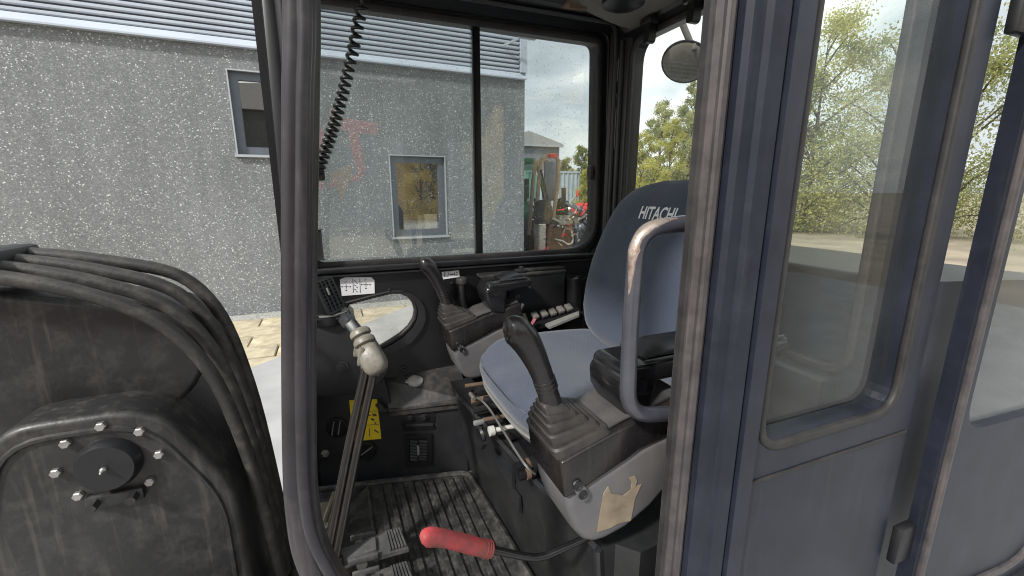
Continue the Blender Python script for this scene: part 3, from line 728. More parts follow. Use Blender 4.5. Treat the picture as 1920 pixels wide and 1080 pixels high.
def tree_px(label, u, vtop, Y, wpx, leaf, big=False, **k):
    if big: k['n'] = 15000; k['ls'] = 0.13
    p = at(u, vtop, Y=Y); d = ray(u, vtop); depth = FWD.dot(p-Vector((0, 0, CZ)))
    return tree(label, p.x, p.y, p.z, wpx*depth/FPX, leaf, **k)
tree_px('tall slim pale green tree beyond the rear window', 1245, 192, 24, 62, 'leaf_olive', n=13500, ls=0.112, seed=11, base=0.05)
tree_px('tall feathery tree cut off by the door pillar', 1306, 148, 25, 62, 'leaf_olive', n=16200, ls=0.124, seed=12, base=0.05)
tree_px('bright yellow bush low beside the rear window edge', 1205, 250, 22, 72, 'leaf_yellow', n=11700, ls=0.112, seed=13, base=0.02)
tree_px('round yellow-green tree in the middle of the rear window', 1262, 225, 20, 70, 'leaf_yellow', n=13500, ls=0.101, seed=14, base=0.02)
tree_px('dark green tree behind the yellow ones at the pillar', 1292, 205, 27, 80, 'leaf_green', n=15300, ls=0.135, seed=15, base=0.03)
tree_px('slim olive tree between two yellow trees in the rear window', 1222, 225, 29, 62, 'leaf_green', n=11700, ls=0.135, seed=16, base=0.03)
tree_px('yellow-brown bush at the left edge of the rear window', 1172, 262, 26, 60, 'leaf_yellow', n=9900, ls=0.124, seed=17, base=0.02)
tree_px('green tree right above the pale container', 1092, 274, 34, 46, 'leaf_green', n=9900, ls=0.157, seed=18, base=0.04)
tree_px('yellow tree at the right end of the container', 1113, 284, 31, 44, 'leaf_yellow', n=9900, ls=0.146, seed=19, base=0.02)
tree_px('low green bush left of the container top', 1062, 298, 40, 44, 'leaf_olive', n=8100, ls=0.168, seed=20, base=0.02)
tree_px('dull orange-yellow hedge clump beside the container', 1102, 318, 27, 40, 'leaf_yellow', n=8100, ls=0.112, seed=21, base=0.02)
tree_px('green tree standing behind the door opening pillar', 1345, 205, 23, 90, 'leaf_green', n=11700, ls=0.124, seed=22, base=0.03)
for i, (u, vt, Y, w, lf) in enumerate(((1420, 60, 17, 190, 'leaf_olive'), (1560, 30, 13, 230, 'leaf_yellow'), (1700, 60, 11, 280, 'leaf_olive'), (1490, 120, 14, 200, 'leaf_green'), (1850, 50, 9, 330, 'leaf_green'))):
    tree_px(['olive tree seen through the rear of the cab', 'broad yellow tree seen through the quarter glass', 'olive tree behind the rear pillar', 'dense green tree low behind the cab', 'dark green tree at the far right edge'][i], u, vt, Y, w, lf, big=True, n=14400, ls=0.090, seed=40+i, base=0.03)
# golden trees behind the viewer: they are what the windows mirror
for i, (x, y, h, w) in enumerate(((6.9, -13, 5.4, 3.7), (10.6, -14.5, 6.2, 4.6), (-9.5, -14, 7.0, 5), (14.5, -14, 6.5, 6))):
    tree(['golden tree mirrored in the small grey window', 'golden tree beside it mirrored in the window', 'tall golden tree mirrored at the left of the glass', 'golden tree farthest right behind the viewer'][i], x, y, h, w, 'leaf_gold', n=20250, ls=0.112, seed=60+i, base=0.02, group='golden trees mirrored in the glass')
# the wood behind, one mass
rw = random.Random(77); V, F = [], []
for i in range(34000):
    u_ = rw.uniform(1030, 1980); Yd = rw.uniform(30, 46) if u_ < 1400 else rw.uniform(16, 26)*max(0.35, 1-(u_-1400)/800)
    if u_ < 1125: Yd = rw.uniform(46, 60)
    hmax = (3.2+1.9*noise.noise(Vector((u_*0.012, 3.1, 0)))+1.0*noise.noise(Vector((u_*0.05, 7.7, 0))))*(1.0 if u_ < 1400 else 0.75)*(1.25 if u_ < 1125 else 1.15)
    p = at(u_, 358, Y=Yd); p.z = max(0.1, hmax*rw.random()**0.7)
    s_ = rw.uniform(0.16, 0.34)*Yd/36
    a_ = Vector((rw.gauss(0, 1), rw.gauss(0, 1), rw.gauss(0, 1))).normalized(); b_ = a_.cross(Vector((rw.gauss(0, 1), rw.gauss(0, 1), rw.gauss(0, 1)))).normalized()
    k = len(V); V += [p-a_*s_*.5, p+b_*s_*.32, p+a_*s_*.5, p-b_*s_*.32]; F.append([k, k+1, k+2, k+3])
me = bpy.data.meshes.new('far_wood'); me.from_pydata([tuple(v) for v in V], [], F); me.materials.append(MATS['leaf_green'])
fw_ = bpy.data.objects.new('far_wood', me); COL.objects.link(fw_); fw_['kind'] = 'stuff'; tag(fw_, 'muted green mass of woodland far behind the yard', 'woodland')
# post and wire fence by the hedge
fen = thing('mesh_fence', 'pale wire fence low in front of the trees', 'fence', tuple(at(1200, 345, Y=18)))
fa, fb = at(1165, 345, Y=17.0), at(1345, 338, Y=15.0)
for i in range(9):
    p = fa.lerp(fb, i/8)
    obj('post', tube([(p.x, p.y, 0), (p.x, p.y, 1.95)], 0.03, 6), 'grey_plastic', fen)
for i in range(7):
    zz = 0.25+i*0.27
    obj('wire', tube([(fa.x, fa.y, zz), (fb.x, fb.y, zz)], 0.008, 4), 'grey_plastic', fen)

# ------------------------------------------------------------------ red excavator behind the viewer (mirrored in the side glass)
def mir(u, v, Y):           # place that the glass at y=1.49 mirrors at this point of the picture
    p = at(u, v, Y=Y); p.y = 2*1.49-Y; return p
MY = 7.2
rx = mir(640, 380, MY); rx.z = 0
rexc = thing('red_excavator', 'red mini excavator standing behind the viewer, mirrored in the side glass', 'excavator', tuple(rx))
obj('boom', join(bar(mir(640, 232, MY), mir(708, 243, MY), 0.15, 0.16, bev=0.02), bar(mir(660, 240, MY), mir(678, 330, MY), 0.13, 0.13, bev=0.02)), 'red_paint', rexc)
obj('boom_tip', bar(mir(628, 205, MY), mir(634, 228, MY), 0.16, 0.14, bev=0.03), 'red_paint', rexc)
obj('dipper', bar(mir(678, 330, MY), mir(590, 352, MY), 0.10, 0.10, bev=0.02), 'red_paint', rexc)
obj('bucket', prism([(mir(618, 325, MY).x, mir(618, 325, MY).z), (mir(655, 310, MY).x, mir(655, 310, MY).z), (mir(660, 330, MY).x, mir(660, 330, MY).z), (mir(640, 375, MY).x, mir(640, 375, MY).z)], lambda a, b, k: Vector((a, rx.y-0.25+0.5*k, b))), 'dull_orange', rexc)
obj('boom_base', bar((-0.7, rx.y-0.5, 1.45), mir(630, 215, MY), 0.15, 0.16, bev=0.02), 'red_paint', rexc)
obj('body', box((-2.5, rx.y-1.2, 0.6), (-0.55, rx.y-0.1, 1.5), 0.1), 'red_paint', rexc)
for yy in (-1.3, -0.3):
    obj('track', loft([[Vector((-1.5+0.95*math.cos(R(t)), y_, 0.3+0.27*math.copysign(abs(math.sin(R(t)))**0.6, math.sin(R(t))))) for t in range(0, 360, 20)] for y_ in (rx.y+yy, rx.y+yy+0.3)]), 'tyre', rexc)

# dark block added unseen behind the viewer: it keeps the glass from mirroring open sky
material('blocker_skin', (0.055, 0.062, 0.068), 0.7, var=0.15, vscale=1.0)
wh = thing('sky_blocker', 'dark block added unseen behind the viewer to keep open sky out of the glass', 'sky blocker', (0, -22, 0))
obj('blocker_walls', box((-16, -30, 0), (18, -20, 6.8)), 'blocker_skin', wh, 0)
obj('roof', prism([(-16.4, 6.81), (18.4, 6.81), (18.4, 7.05), (1, 8.6), (-16.4, 7.05)], lambda a, b, k: Vector((a, -30.4 if k else -19.6, b))), 'shed_roof', wh, 0)
for i in range(5):
    obj('blocker_door', box((-13+i*6.2, -19.99, 0), (-9+i*6.2, -19.9, 4.2)), 'shed_wall', wh, 0)
material('hose_rubber', (0.020, 0.020, 0.021), 0.5, dust=0.6, dcol=(0.16, 0.14, 0.12), dscale=30, dlo=0.48, bump=0.3, bscale=220)
# ================================================================== THE CAB SHELL
FZ = 0.77
cab = thing('excavator_cab', 'dark mini excavator cab shell with open doorway and dusty side window', 'excavator cab', (0.4, 1.0, FZ-0.3))
XZ = lambda y0, y1: (lambda a, b, k: Vector((a, y1 if k else y0, b)))
# far side wall above the sill, with the window opening
WX0, WX1, WZ0, WZ1 = -0.075, 0.938, 1.522, 2.270
hole = rpoly([(WX0, WZ0), (WX1+0.006, WZ0), (WX1-0.014, WZ1), (WX0+0.012, WZ1)], [0.04, 0.13, 0.03, 0.09], 8)
obj('window_surround', plate([(-0.16, 1.50), (1.0, 1.50), (1.0, 2.42), (-0.16, 2.42)], [hole], XZ(1.462, 1.53)), 'frame_black', cab, 0)
obj('window_gasket', sweep([Vector((a, 1.463, b)) for a, b in hole], rrect(0.016, 0.022, 0.006), (0, 1, 0), True), 'dark_seal', cab)
obj('window_channel', sweep([Vector((a, 1.452, b)) for a, b in rpoly([(WX0-0.03, WZ0-0.03), (WX1+0.035, WZ0-0.03), (WX1+0.014, WZ1+0.025), (WX0-0.02, WZ1+0.025)], [0.05, 0.15, 0.04, 0.1], 8)], rrect(0.02, 0.012, 0.004), (0, 1, 0), True), 'frame_black', cab)
xm = at(892, 260, Y=1.49).x
inset = lambda x0, x1, y: prism([(x0, WZ0-0.012), (x1, WZ0-0.012), (x1, WZ1+0.012), (x0, WZ1+0.012)], XZ(y, y+0.005))
obj('sliding_pane', inset(WX0-0.012, xm+0.012, 1.488), 'cab_glass', cab, 0)
obj('fixed_pane', inset(xm-0.010, WX1+0.012, 1.503), 'cab_glass', cab, 0)
obj('sliding_bar', join(bar(at(891, 20, Y=1.485), at(898.5, 495, Y=1.485), 0.016, 0.026, bev=0.003), bar(at(886.5, 20, Y=1.48), at(894, 495, Y=1.48), 0.006, 0.004)), 'frame_black', cab)
# lower side panel with the drop-shaped glass
dpx = [(600, 586), (630, 577), (660, 568), (700, 558), (733, 549.5), (750, 549.5), (764, 556), (773, 568), (777, 583), (774, 598), (765, 612), (750, 626), (730, 639), (705, 654), (660, 682), (600, 700)]
dloop = [(p.x, p.z) for p in (at(u, v, Y=1.445) for u, v in dpx)]
obj('side_panel', plate([(-0.16, 0.70), (1.0, 0.70), (1.0, 1.497), (-0.16, 1.497)], [dloop], XZ(1.445, 1.463)), 'black_plastic', cab, 0)
cen = Vector((sum(a for a, b in dloop)/len(dloop), sum(b for a, b in dloop)/len(dloop)))
def dof(e0, e1):
    o = []
    for p in dloop:
        n_ = (Vector(p)-cen).normalized(); o.append(tuple(Vector(p)+n_*(e0+e1*max(0, n_.dot(Vector((0.80, -0.60)))))))
    return o
obj('glass_surround', plate(dof(0.007, 0.042), [dof(0.005, 0.010)], XZ(1.436, 1.4445)), 'charcoal_panel', cab, 0)
obj('glass_rim', sweep([Vector((a, 1.446, b)) for a, b in [tuple(cen+(Vector(p)-cen)+(Vector(p)-cen).normalized()*0.005) for p in dloop]], rrect(0.02, 0.012, 0.004), (0, 1, 0), True), 'dark_seal', cab)
obj('low_pane', prism(dloop, XZ(1.452, 1.456)), 'low_glass', cab, 0)
obj('sill_ledge', prism([(1.428, 1.4895), (1.428, 1.493), (1.434, 1.4965), (1.4615, 1.499), (1.4615, 1.4895)], lambda a, b, k: Vector((0.945 if k else -0.15, a, b))), 'charcoal_panel', cab, 0)
obj('sill_channel', box((-0.15, 1.425, 1.4995), (0.95, 1.4605, 1.5175), 0.004), 'frame_black', cab)
# header over the window
obj('header_rail', prism([(1.462, 2.288), (1.462, 2.42), (1.33, 2.42), (1.33, 2.335), (1.36, 2.322), (1.405, 2.318), (1.43, 2.298), (1.445, 2.288)], lambda a, b, k: Vector((0.985 if k else -0.16, a, b))), 'frame_black', cab, 0)
obj('header_bead', tube([(-0.15, 1.405, 2.312), (0.93, 1.405, 2.312), (0.955, 1.41, 2.29), (0.96, 1.412, 2.2), (0.962, 1.412, 1.5)], 0.0085, 8), 'black_metal', cab)
obj('header_bead', tube([(-0.15, 1.345, 2.328), (0.96, 1.345, 2.328)], 0.008, 8), 'black_metal', cab)
obj('header_bracket', join(box((0.72, 1.335, 2.315), (0.80, 1.375, 2.336), 0.004), tube([(0.735, 1.34, 2.312), (0.79, 1.34, 2.312)], 0.006, 6)), 'rust_steel', cab)
# rear corner pillar
obj('corner_pillar', prism([(0.955, 1.4615), (0.955, 1.44), (0.972, 1.425), (0.99, 1.385), (0.999, 1.372), (0.999, 1.4615)], lambda a, b, k: Vector((a, b, 2.42 if k else 0.7))), 'frame_black', cab, 0)
obj('pillar_trim', tube([(0.979, 1.404, 1.2), (0.979, 1.404, 2.26)], 0.011, 10), 'charcoal_panel', cab)
for za, zb in ((2.13, 2.20), (1.90, 2.04), (2.075, 2.085)):  # narrow pale strips on the corner pillar
    obj('pillar_strip', prism([(0.0, za), (0.009, za), (0.009, zb), (0.0, zb)], lambda a, b, k: Vector((0.961+a, 1.4165-a*1.3-0.003*k, b))), 'grey_plastic', cab, 0)
# rear wall
YZ = lambda x0, x1: (lambda a, b, k: Vector((x1 if k else x0, a, b)))
rhole = rpoly([(0.545, 1.36), (1.378, 1.36), (1.372, 2.252), (0.545, 2.252)], [0.06, 0.06, 0.07, 0.06], 7)
obj('rear_surround', plate([(0.50, 0.70), (1.4615, 0.70), (1.4615, 2.42), (0.50, 2.42)], [rhole], YZ(1.0, 1.05)), 'frame_black', cab, 0)
obj('rear_gasket', sweep([Vector((0.999, a, b)) for a, b in rhole], rrect(0.014, 0.02, 0.005), (1, 0, 0), True), 'dark_seal', cab)
obj('rear_pane', prism([(0.53, 1.345), (1.39, 1.345), (1.39, 2.265), (0.53, 2.265)], YZ(1.02, 1.025)), 'rear_glass', cab, 0)
obj('rear_header', prism([(0.999, 2.262), (0.999, 2.42), (0.93, 2.42), (0.955, 2.30), (0.975, 2.275)], lambda a, b, k: Vector((a, 1.46 if k else 0.51, b))), 'frame_black', cab, 0)
for u, v in ((1220, 62), (1303, 22)):
    p = at(u, v, X=0.975)
    obj('window_latch', join(prism(rpoly([(p.y-0.014, p.z-0.03), (p.y+0.014, p.z-0.03), (p.y+0.014, p.z+0.04), (p.y-0.014, p.z+0.04)], [0.013, 0.013, 0.002, 0.002], 4), YZ(0.958, 0.985)), box((0.95, p.y-0.028, p.z+0.022), (0.99, p.y+0.028, p.z+0.045), 0.006)), 'frame_black', cab)
# roof and lining
def hl(x, y):
    t = min(1, max(0, (x-0.66)/0.31)); t = t*t*(3-2*t)
    return 2.338-0.052*t-0.02*max(0, (y-1.25)/0.1)**2*0.3
V, F = [], []; nx, ny = 24, 12
for i in range(nx+1):
    for j in range(ny+1):
        x = -0.15+1.12*i/nx; y = 0.52+0.83*j/ny; V.append(Vector((x, y, hl(x, y))))
for i in range(nx):
    for j in range(ny): a = i*(ny+1)+j; F.append([a, a+1, a+ny+2, a+ny+1])
k_ = len(V); V2 = [v+Vector((0, 0, 0.012)) for v in V]; 
obj('headliner', (V+V2, F+[[i+k_ for i in f[::-1]] for f in F]), 'headliner', cab)
obj('roof', box((-0.22, 0.40, 2.425), (1.12, 1.56, 2.50), 0.03), 'navy_paint', cab)
lp = at(1170, -14, Z=2.325)
sp = obj('dome_speaker', lathe([(0.001, -0.016), (0.045, -0.014), (0.062, -0.006), (0.064, 0.012)], (lp.x, lp.y, hl(lp.x, lp.y)-0.004), (0, 0, 1), 28), 'black_plastic', cab)
# floor and lower shell
obj('floor_pan', box((-0.2, 0.45, FZ-0.08), (1.0, 1.444, FZ), 0.0), 'black_metal', cab, 0)
obj('under_shell', box((-0.2, 0.46, 0.42), (1.3, 1.54, FZ-0.085), 0.02), 'black_metal', cab)
obj('rear_bulkhead', box((0.93, 0.55, FZ+0.002), (0.998, 1.444, 1.355), 0.01), 'black_plastic', cab)
# far front pillar
obj('front_pillar', bar((-0.135, 1.475, 0.70), (-0.108, 1.475, 2.42), 0.075, 0.05, bev=0.012), 'frame_black', cab)
obj('front_pillar_bulge', loft([[Vector((-0.082+s*math.cos(R(t)), 1.44+0.02*math.sin(R(t)), z)) for t in range(0, 360, 30)] for z, s in ((1.86, 0.004), (1.90, 0.016), (2.0, 0.022), (2.3, 0.022))]), 'frame_black', cab)
obj('catch_block', box(at(578, 488, Y=1.44), at(602, 431, Y=1.425)+Vector((0, 0, 0)), 0.004), 'black_plastic', cab)
# near door frame: front pillar, lower curve
ap_ = [Vector((0.008, 0.47, 2.345))]+[at(u-3, v, Y=0.47) for u, v in ((564, -80), (564, 200), (561, 540), (561, 820), (566, 940), (584, 1030), (634, 1120), (730, 1230))]
app = smooth_path(ap_, 7)
obj('door_pillar', sweep(app, [(a, b) for a, b in rrect(0.055, 0.026, 0.009, 4)], (0, 1, 0)), 'pillar_paint', cab)
app2 = smooth_path([Vector((0.024, 0.475, 2.335)), at(586, -80, Y=0.475), at(586, 200, Y=0.475), at(582, 540, Y=0.475), at(582, 820, Y=0.475), at(587, 940, Y=0.475), at(604, 1020, Y=0.475), at(650, 1100, Y=0.475), at(740, 1200, Y=0.475)], 7)
obj('door_seal', sweep(app2, rrect(0.03, 0.012, 0.005, 3), (0, 1, 0)), 'dark_seal', cab)
app3 = smooth_path([p+Vector((0.0, -0.0, 0)) for p in [Vector((0.012, 0.435, 2.335)), at(568, -80, Y=0.435), at(568, 200, Y=0.435), at(565, 540, Y=0.435), at(566, 820, Y=0.435), at(572, 940, Y=0.435), at(590, 1020, Y=0.435), at(638, 1110, Y=0.435)]], 7)
obj('seal_bead', tube(app3, 0.0060, 10), 'pillar_paint', cab)
# rear door pillar
PX, PY = 0.4705, 0.470
ppath = [(PX, PY, 0.75), (PX, PY, 1.2), (PX, PY, 1.5), (PX, PY, 1.9), (PX, PY, 2.42)]
def vsweep(poly, z0, z1): return prism(poly, lambda a, b, k: Vector((a, b, z1 if k else z0)))
sl_ = [(-0.014, 0.012), (-0.0145, 0.004), (-0.012, -0.002), (-0.013, -0.008), (-0.006, -0.0135), (0.000, -0.0125), (0.003, -0.0155), (0.010, -0.0165), (0.016, -0.0135), (0.0185, -0.006), (0.0185, 0.014)]
obj('pillar_seal', vsweep([(PX+a, PY+b) for a, b in sl_], 0.75, 2.42), 'rubber_seal', cab, 25)
# ribbed inner lip, one long saw-tooth strip
lip = []
V, F = [], []
nz = 260
for i in range(nz*2+1):
    z = 0.9+(2.40-0.9)*i/(nz*2); q = 0.0004 if i % 2 else 0.0
    V += [Vector((PX-0.0145-0.0025-q, PY+0.008, z)), Vector((PX-0.014-0.002-q, PY-0.001-q, z)), Vector((PX-0.0125, PY-0.004, z)), Vector((PX-0.0125, PY+0.010, z))]
for i in range(nz*2):
    a = i*4
    for k in range(4): F.append([a+k, a+(k+1) % 4, a+4+(k+1) % 4, a+4+k])
obj('ribbed_lip', (V, F), 'dark_seal', cab, 20)
obj('rear_door_pillar', vsweep([(0.491, 0.462), (0.491, 0.448), (0.496, 0.440), (0.512, 0.436), (0.516, 0.428), (0.540, 0.424), (0.543, 0.431), (0.551, 0.432), (0.553, 0.424), (0.585, 0.424), (0.592, 0.432), (0.592, 0.52), (0.492, 0.52)], 0.70, 2.424), 'navy_paint', cab, 25)
obj('front_header', box((-0.165, 0.53, 2.345), (-0.10, 1.325, 2.42), 0.008), 'frame_black', cab)
obj('roof_side_rail', box((-0.16, 0.44, 2.33), (1.05, 0.52, 2.424), 0.01), 'navy_paint', cab)
# quarter wall behind the rear door pillar, glazed
qh = rpoly([(0.615, 1.33), (0.985, 1.33), (0.985, 2.28), (0.615, 2.28)], 0.06, 6)
obj('quarter_surround', plate([(0.592, 0.70), (1.05, 0.70), (1.05, 2.33), (0.592, 2.33)], [qh], XZ(0.445, 0.498)), 'navy_paint', cab, 0)
for i in range(7):
    obj('rivet', lathe([(0.001, 0.003), (0.004, 0.0022), (0.006, 0.0)], (0.604 if i < 6 else 0.604, 0.4448, 0.86+0.075*i), (0, -1, 0), 10), 'navy_paint', cab)
obj('panel_seam', box((0.60, 0.4425, 1.268), (1.045, 0.4452, 1.276), 0.001), 'dark_seal', cab)
obj('quarter_gasket', sweep([Vector((a, 0.447, b)) for a, b in qh], rrect(0.014, 0.016, 0.005), (0, 1, 0), True), 'dark_seal', cab)
obj('quarter_pane', prism([(0.60, 1.315), (1.0, 1.315), (1.0, 2.295), (0.60, 2.295)], XZ(0.468, 0.473)), 'rear_glass', cab, 0)
# the door, swung fully back along the cab side
door = thing('cab_door', 'open cab door slid back behind the rear corner of the cab', 'door', (1.12, 0.42, 0.8))
da, dbv = Vector((1.115, 0.425, 0)), Vector((1.62, 0.395, 0))
dd_ = (dbv-da); dl = dd_.length; dd_.normalize(); dn = Vector((dd_.y, -dd_.x, 0))
DF = lambda y0, y1: (lambda a, b, k: da+dd_*a+dn*(y1 if k else y0)+Vector((0, 0, b)))
dh = rpoly([(0.06, 1.26), (dl-0.07, 1.26), (dl-0.07, 2.20), (0.06, 2.20)], 0.07, 6)
obj('frame', plate(rpoly([(0, 0.80), (dl, 0.80), (dl, 2.29), (0, 2.29)], [0.03, 0.15, 0.08, 0.03], 6), [dh], DF(-0.014, 0.014)), 'navy_paint', door, 0)
obj('seal', sweep([DF(0, 0.016)(a, b, 1) for a, b in rpoly([(0.02, 0.83), (dl-0.02, 0.83), (dl-0.02, 2.27), (0.02, 2.27)], [0.03, 0.13, 0.07, 0.03], 6)], rrect(0.016, 0.014, 0.005), dn, True), 'rubber_seal', door)
obj('pane', prism(rpoly([(0.05, 1.25), (dl-0.06, 1.25), (dl-0.06, 2.21), (0.05, 2.21)], 0.07, 6), DF(-0.003, 0.003)), 'rear_glass', door, 0)
obj('hinge', join(obox((1.098, 0.432, 2.05), (1, 0, 0), (0, 1, 0), (0, 0, 1), 0.07, 0.02, 0.09, 0.006), obox((1.098, 0.432, 1.0), (1, 0, 0), (0, 1, 0), (0, 0, 1), 0.07, 0.02, 0.09, 0.006)), 'black_metal', door)
obj('pull_handle', tube(round_path([DF(0, 0.01)(dl-0.03, 1.35, 1), DF(0, 0.05)(dl-0.03, 1.37, 1), DF(0, 0.05)(dl-0.03, 1.6, 1), DF(0, 0.01)(dl-0.03, 1.62, 1)], 0.02), 0.009, 8), 'black_plastic', door)
# engine cover behind the cab
ec = thing('engine_cover', 'dark engine cover behind the cab at the right edge', 'engine cover', (1.6, 1.0, 0.4))
obj('body', prism(rpoly([(1.14, 0.45), (2.3, 0.45), (2.3, 1.25), (2.05, 1.50), (1.14, 1.56)], [0.02, 0.1, 0.15, 0.15, 0.02], 6), XZ(0.52, 1.6)), 'navy_paint', ec)
for i in range(8):
    obj('louvre', obox((1.75, 0.514, 0.75+i*0.05), (1, 0, 0), (0, 1, 0.6), (0, -0.6, 1), 0.35, 0.02, 0.006), 'black_metal', ec)
obj('base', box((1.12, 0.5, 0.40), (2.25, 1.58, 0.447), 0.0), 'black_metal', ec, 0)
# undercarriage carries the machine
uc = thing('undercarriage', 'rubber tracked undercarriage under the cab, out of view', 'undercarriage', (0.5, 1.0, 0))
for y0 in (0.35, 1.35):
    obj('track', loft([[Vector((0.5+1.05*math.cos(R(t)), y, 0.19+0.18*math.copysign(abs(math.sin(R(t)))**0.6, math.sin(R(t))))) for t in range(0, 360, 15)] for y in (y0, y0+0.35)]), 'tyre', uc)
obj('frame', box((0.1, 0.6, 0.12), (0.9, 1.5, 0.36), 0.03), 'black_metal', uc)
obj('slew_ring', lathe([(0.001, 0), (0.35, 0), (0.35, 0.065), (0.001, 0.065)], (0.5, 1.05, 0.358), (0, 0, 1), 28), 'black_metal', uc)
# boom foot in front of the cab
bm_ = thing('digger_boom', 'dark lowered boom and hoses just ahead of the cab', 'boom', (-0.6, 1.15, 0.5))
obj('swing_bracket', prism(rpoly([(-0.24, 0.45), (-0.24, 1.12), (-0.36, 1.34), (-0.60, 1.34), (-0.74, 0.85), (-0.6, 0.45)], 0.07, 5), XZ(0.98, 1.36), 0.014, 3), 'boom_paint', bm_)
obj('boom_section', prism(rpoly([(-0.50, 1.16), (-1.25, 1.40), (-2.3, 1.02), (-3.1, 0.5), (-3.2, 0.62), (-2.35, 1.30), (-1.2, 1.70), (-0.30, 1.50), (-0.28, 1.36)], 0.08, 5), XZ(1.08, 1.27), 0.014, 3), 'boom_paint', bm_)
obj('lift_cylinder', join(tube([(-0.6, 1.04, 0.75), (-0.95, 1.04, 1.1)], 0.05, 14), tube([(-0.95, 1.04, 1.1), (-1.35, 1.04, 1.42)], 0.027, 12)), 'black_metal', bm_)
for i in range(4):
    y = 1.03+0.045*i
    obj('hose', tube(smooth_path([(-0.19, y, 0.8), (-0.23, y, 1.2+0.03*i), (-0.30, y, 1.44+0.03*i), (-0.46, y, 1.57+0.012*i), (-0.8, y, 1.66), (-1.2, y, 1.76), (-1.7, y, 1.62)], 8), 0.014, 10), 'hose_rubber', bm_)
obj('hose_clamp', box((-0.62, 1.01, 1.585), (-0.57, 1.20, 1.645), 0.01), 'charcoal_panel', bm_)
obj('pivot_pin', lathe([(0.001, -0.215), (0.045, -0.215), (0.052, -0.20), (0.052, 0.20), (0.045, 0.215), (0.001, 0.215)], (-0.44, 1.17, 1.24), (0, 1, 0), 24), 'black_metal', bm_)
for i in range(8):
    a_ = 2*math.pi*i/8
    obj('bolt', lathe([(0.001, 0.010), (0.007, 0.010), (0.009, 0.008), (0.009, 0.0)], (-0.44+0.078*math.cos(a_), 0.9795, 1.24+0.078*math.sin(a_)), (0, -1, 0), 6), 'steel', bm_)
obj('grease_nipple', lathe([(0.001, 0.016), (0.003, 0.014), (0.004, 0.008), (0.006, 0.006), (0.006, 0.0)], (-0.44, 0.955, 1.24), (0, -1, 0), 8), 'steel', bm_)
obj('retainer_plate', join(box((-0.485, 0.966, 1.155), (-0.395, 0.9795, 1.18), 0.003), lathe([(0.001, 0.018), (0.009, 0.018), (0.010, 0.0)], (-0.47, 0.966, 1.167), (0, -1, 0), 6), lathe([(0.001, 0.018), (0.009, 0.018), (0.010, 0.0)], (-0.41, 0.966, 1.167), (0, -1, 0), 6)), 'boom_paint', bm_)
wb = rpoly([(-0.27, 0.55), (-0.27, 1.11), (-0.375, 1.31), (-0.585, 1.31), (-0.71, 0.86), (-0.6, 0.55)], 0.07, 5)
obj('weld_bead', tube([Vector((a_, 0.980, b_)) for a_, b_ in wb], 0.006, 6, closed=True), 'boom_paint', bm_)
obj('bucket', prism([(-2.95, 0.02), (-3.4, 0.03), (-3.55, 0.35), (-3.3, 0.62), (-3.0, 0.55)], XZ(0.95, 1.4), 0.02), 'black_metal', bm_)
fp = thing('front_deck', 'black front platform edge ahead of the door pillar', 'platform', (-0.3, 1.0, 0.5))
obj('deck', prism(rpoly([(-0.21, 0.46), (-0.50, 0.46), (-0.50, 0.66), (-0.21, 0.70)], 0.03, 4), XZ(0.48, 0.99), 0.01), 'black_metal', fp)
obj('kick_rail', tube(round_path([(-0.48, 0.52, 0.6), (-0.48, 0.52, 0.86), (-0.48, 0.95, 0.86), (-0.48, 0.95, 0.6)], 0.05), 0.016, 8), 'black_metal', fp)
# ================================================================== INSIDE THE CAB
# ---- footwell panel, set at an angle
f0 = Vector((-0.14, 1.443, 0)); f1 = Vector((0.37, 1.335, 0)); fd = (f1-f0).normalized(); fn_ = Vector((fd.y, -fd.x, 0))
def FP(s, z, d=0.0): return f0+fd*s+fn_*d+Vector((0, 0, z))
def fpx(u, v, d=0.0):
    p = atp(u, v, f0+fn_*d, fn_); return (p-f0).dot(fd), p.z
foot = thing('footwell_panel', 'charcoal plastic side panel of the footwell with vents and screws', 'panel', tuple(FP(0.2, FZ)))
sE = (f1-f0).length
stepz = fpx(800, 757)[1]
sL = fpx(738, 800)[0]
pan = []
obj('lower_panel', prism([(-0.05, FZ+0.002), (sE, FZ+0.002), (sE, stepz), (sL, stepz), (sL-0.03, stepz+0.16), (-0.05, stepz+0.16)], lambda a, b, k: FP(a, b, -0.02*k), 0.004), 'charcoal_panel', foot, 0)
# sloping step top
A_ = [FP(sL-0.01, stepz-0.004, 0.012), FP(sE+0.006, stepz+0.006, 0.012)]
zb = at(778, 700, Y=1.444).z
obj('step_top', loft([[A_[0], A_[1], Vector((A_[1].x, 1.4445, zb+0.01)), Vector((A_[0].x-0.01, 1.4445, zb-0.004))], [p-Vector((0, 0, 0.025)) for p in (A_[0], A_[1], Vector((A_[1].x, 1.4445, zb+0.01)), Vector((A_[0].x-0.01, 1.4445, zb-0.004)))]]), 'dusty_charcoal', foot, 0)
obj('step_lip', tube(smooth_path([A_[0]+Vector((-0.035, -0.004, 0.03)), A_[0]+Vector((-0.015, -0.004, 0.002)), A_[0]+Vector((0.03, 0, -0.004)), A_[1]], 6), 0.009, 8), 'dusty_charcoal', foot)
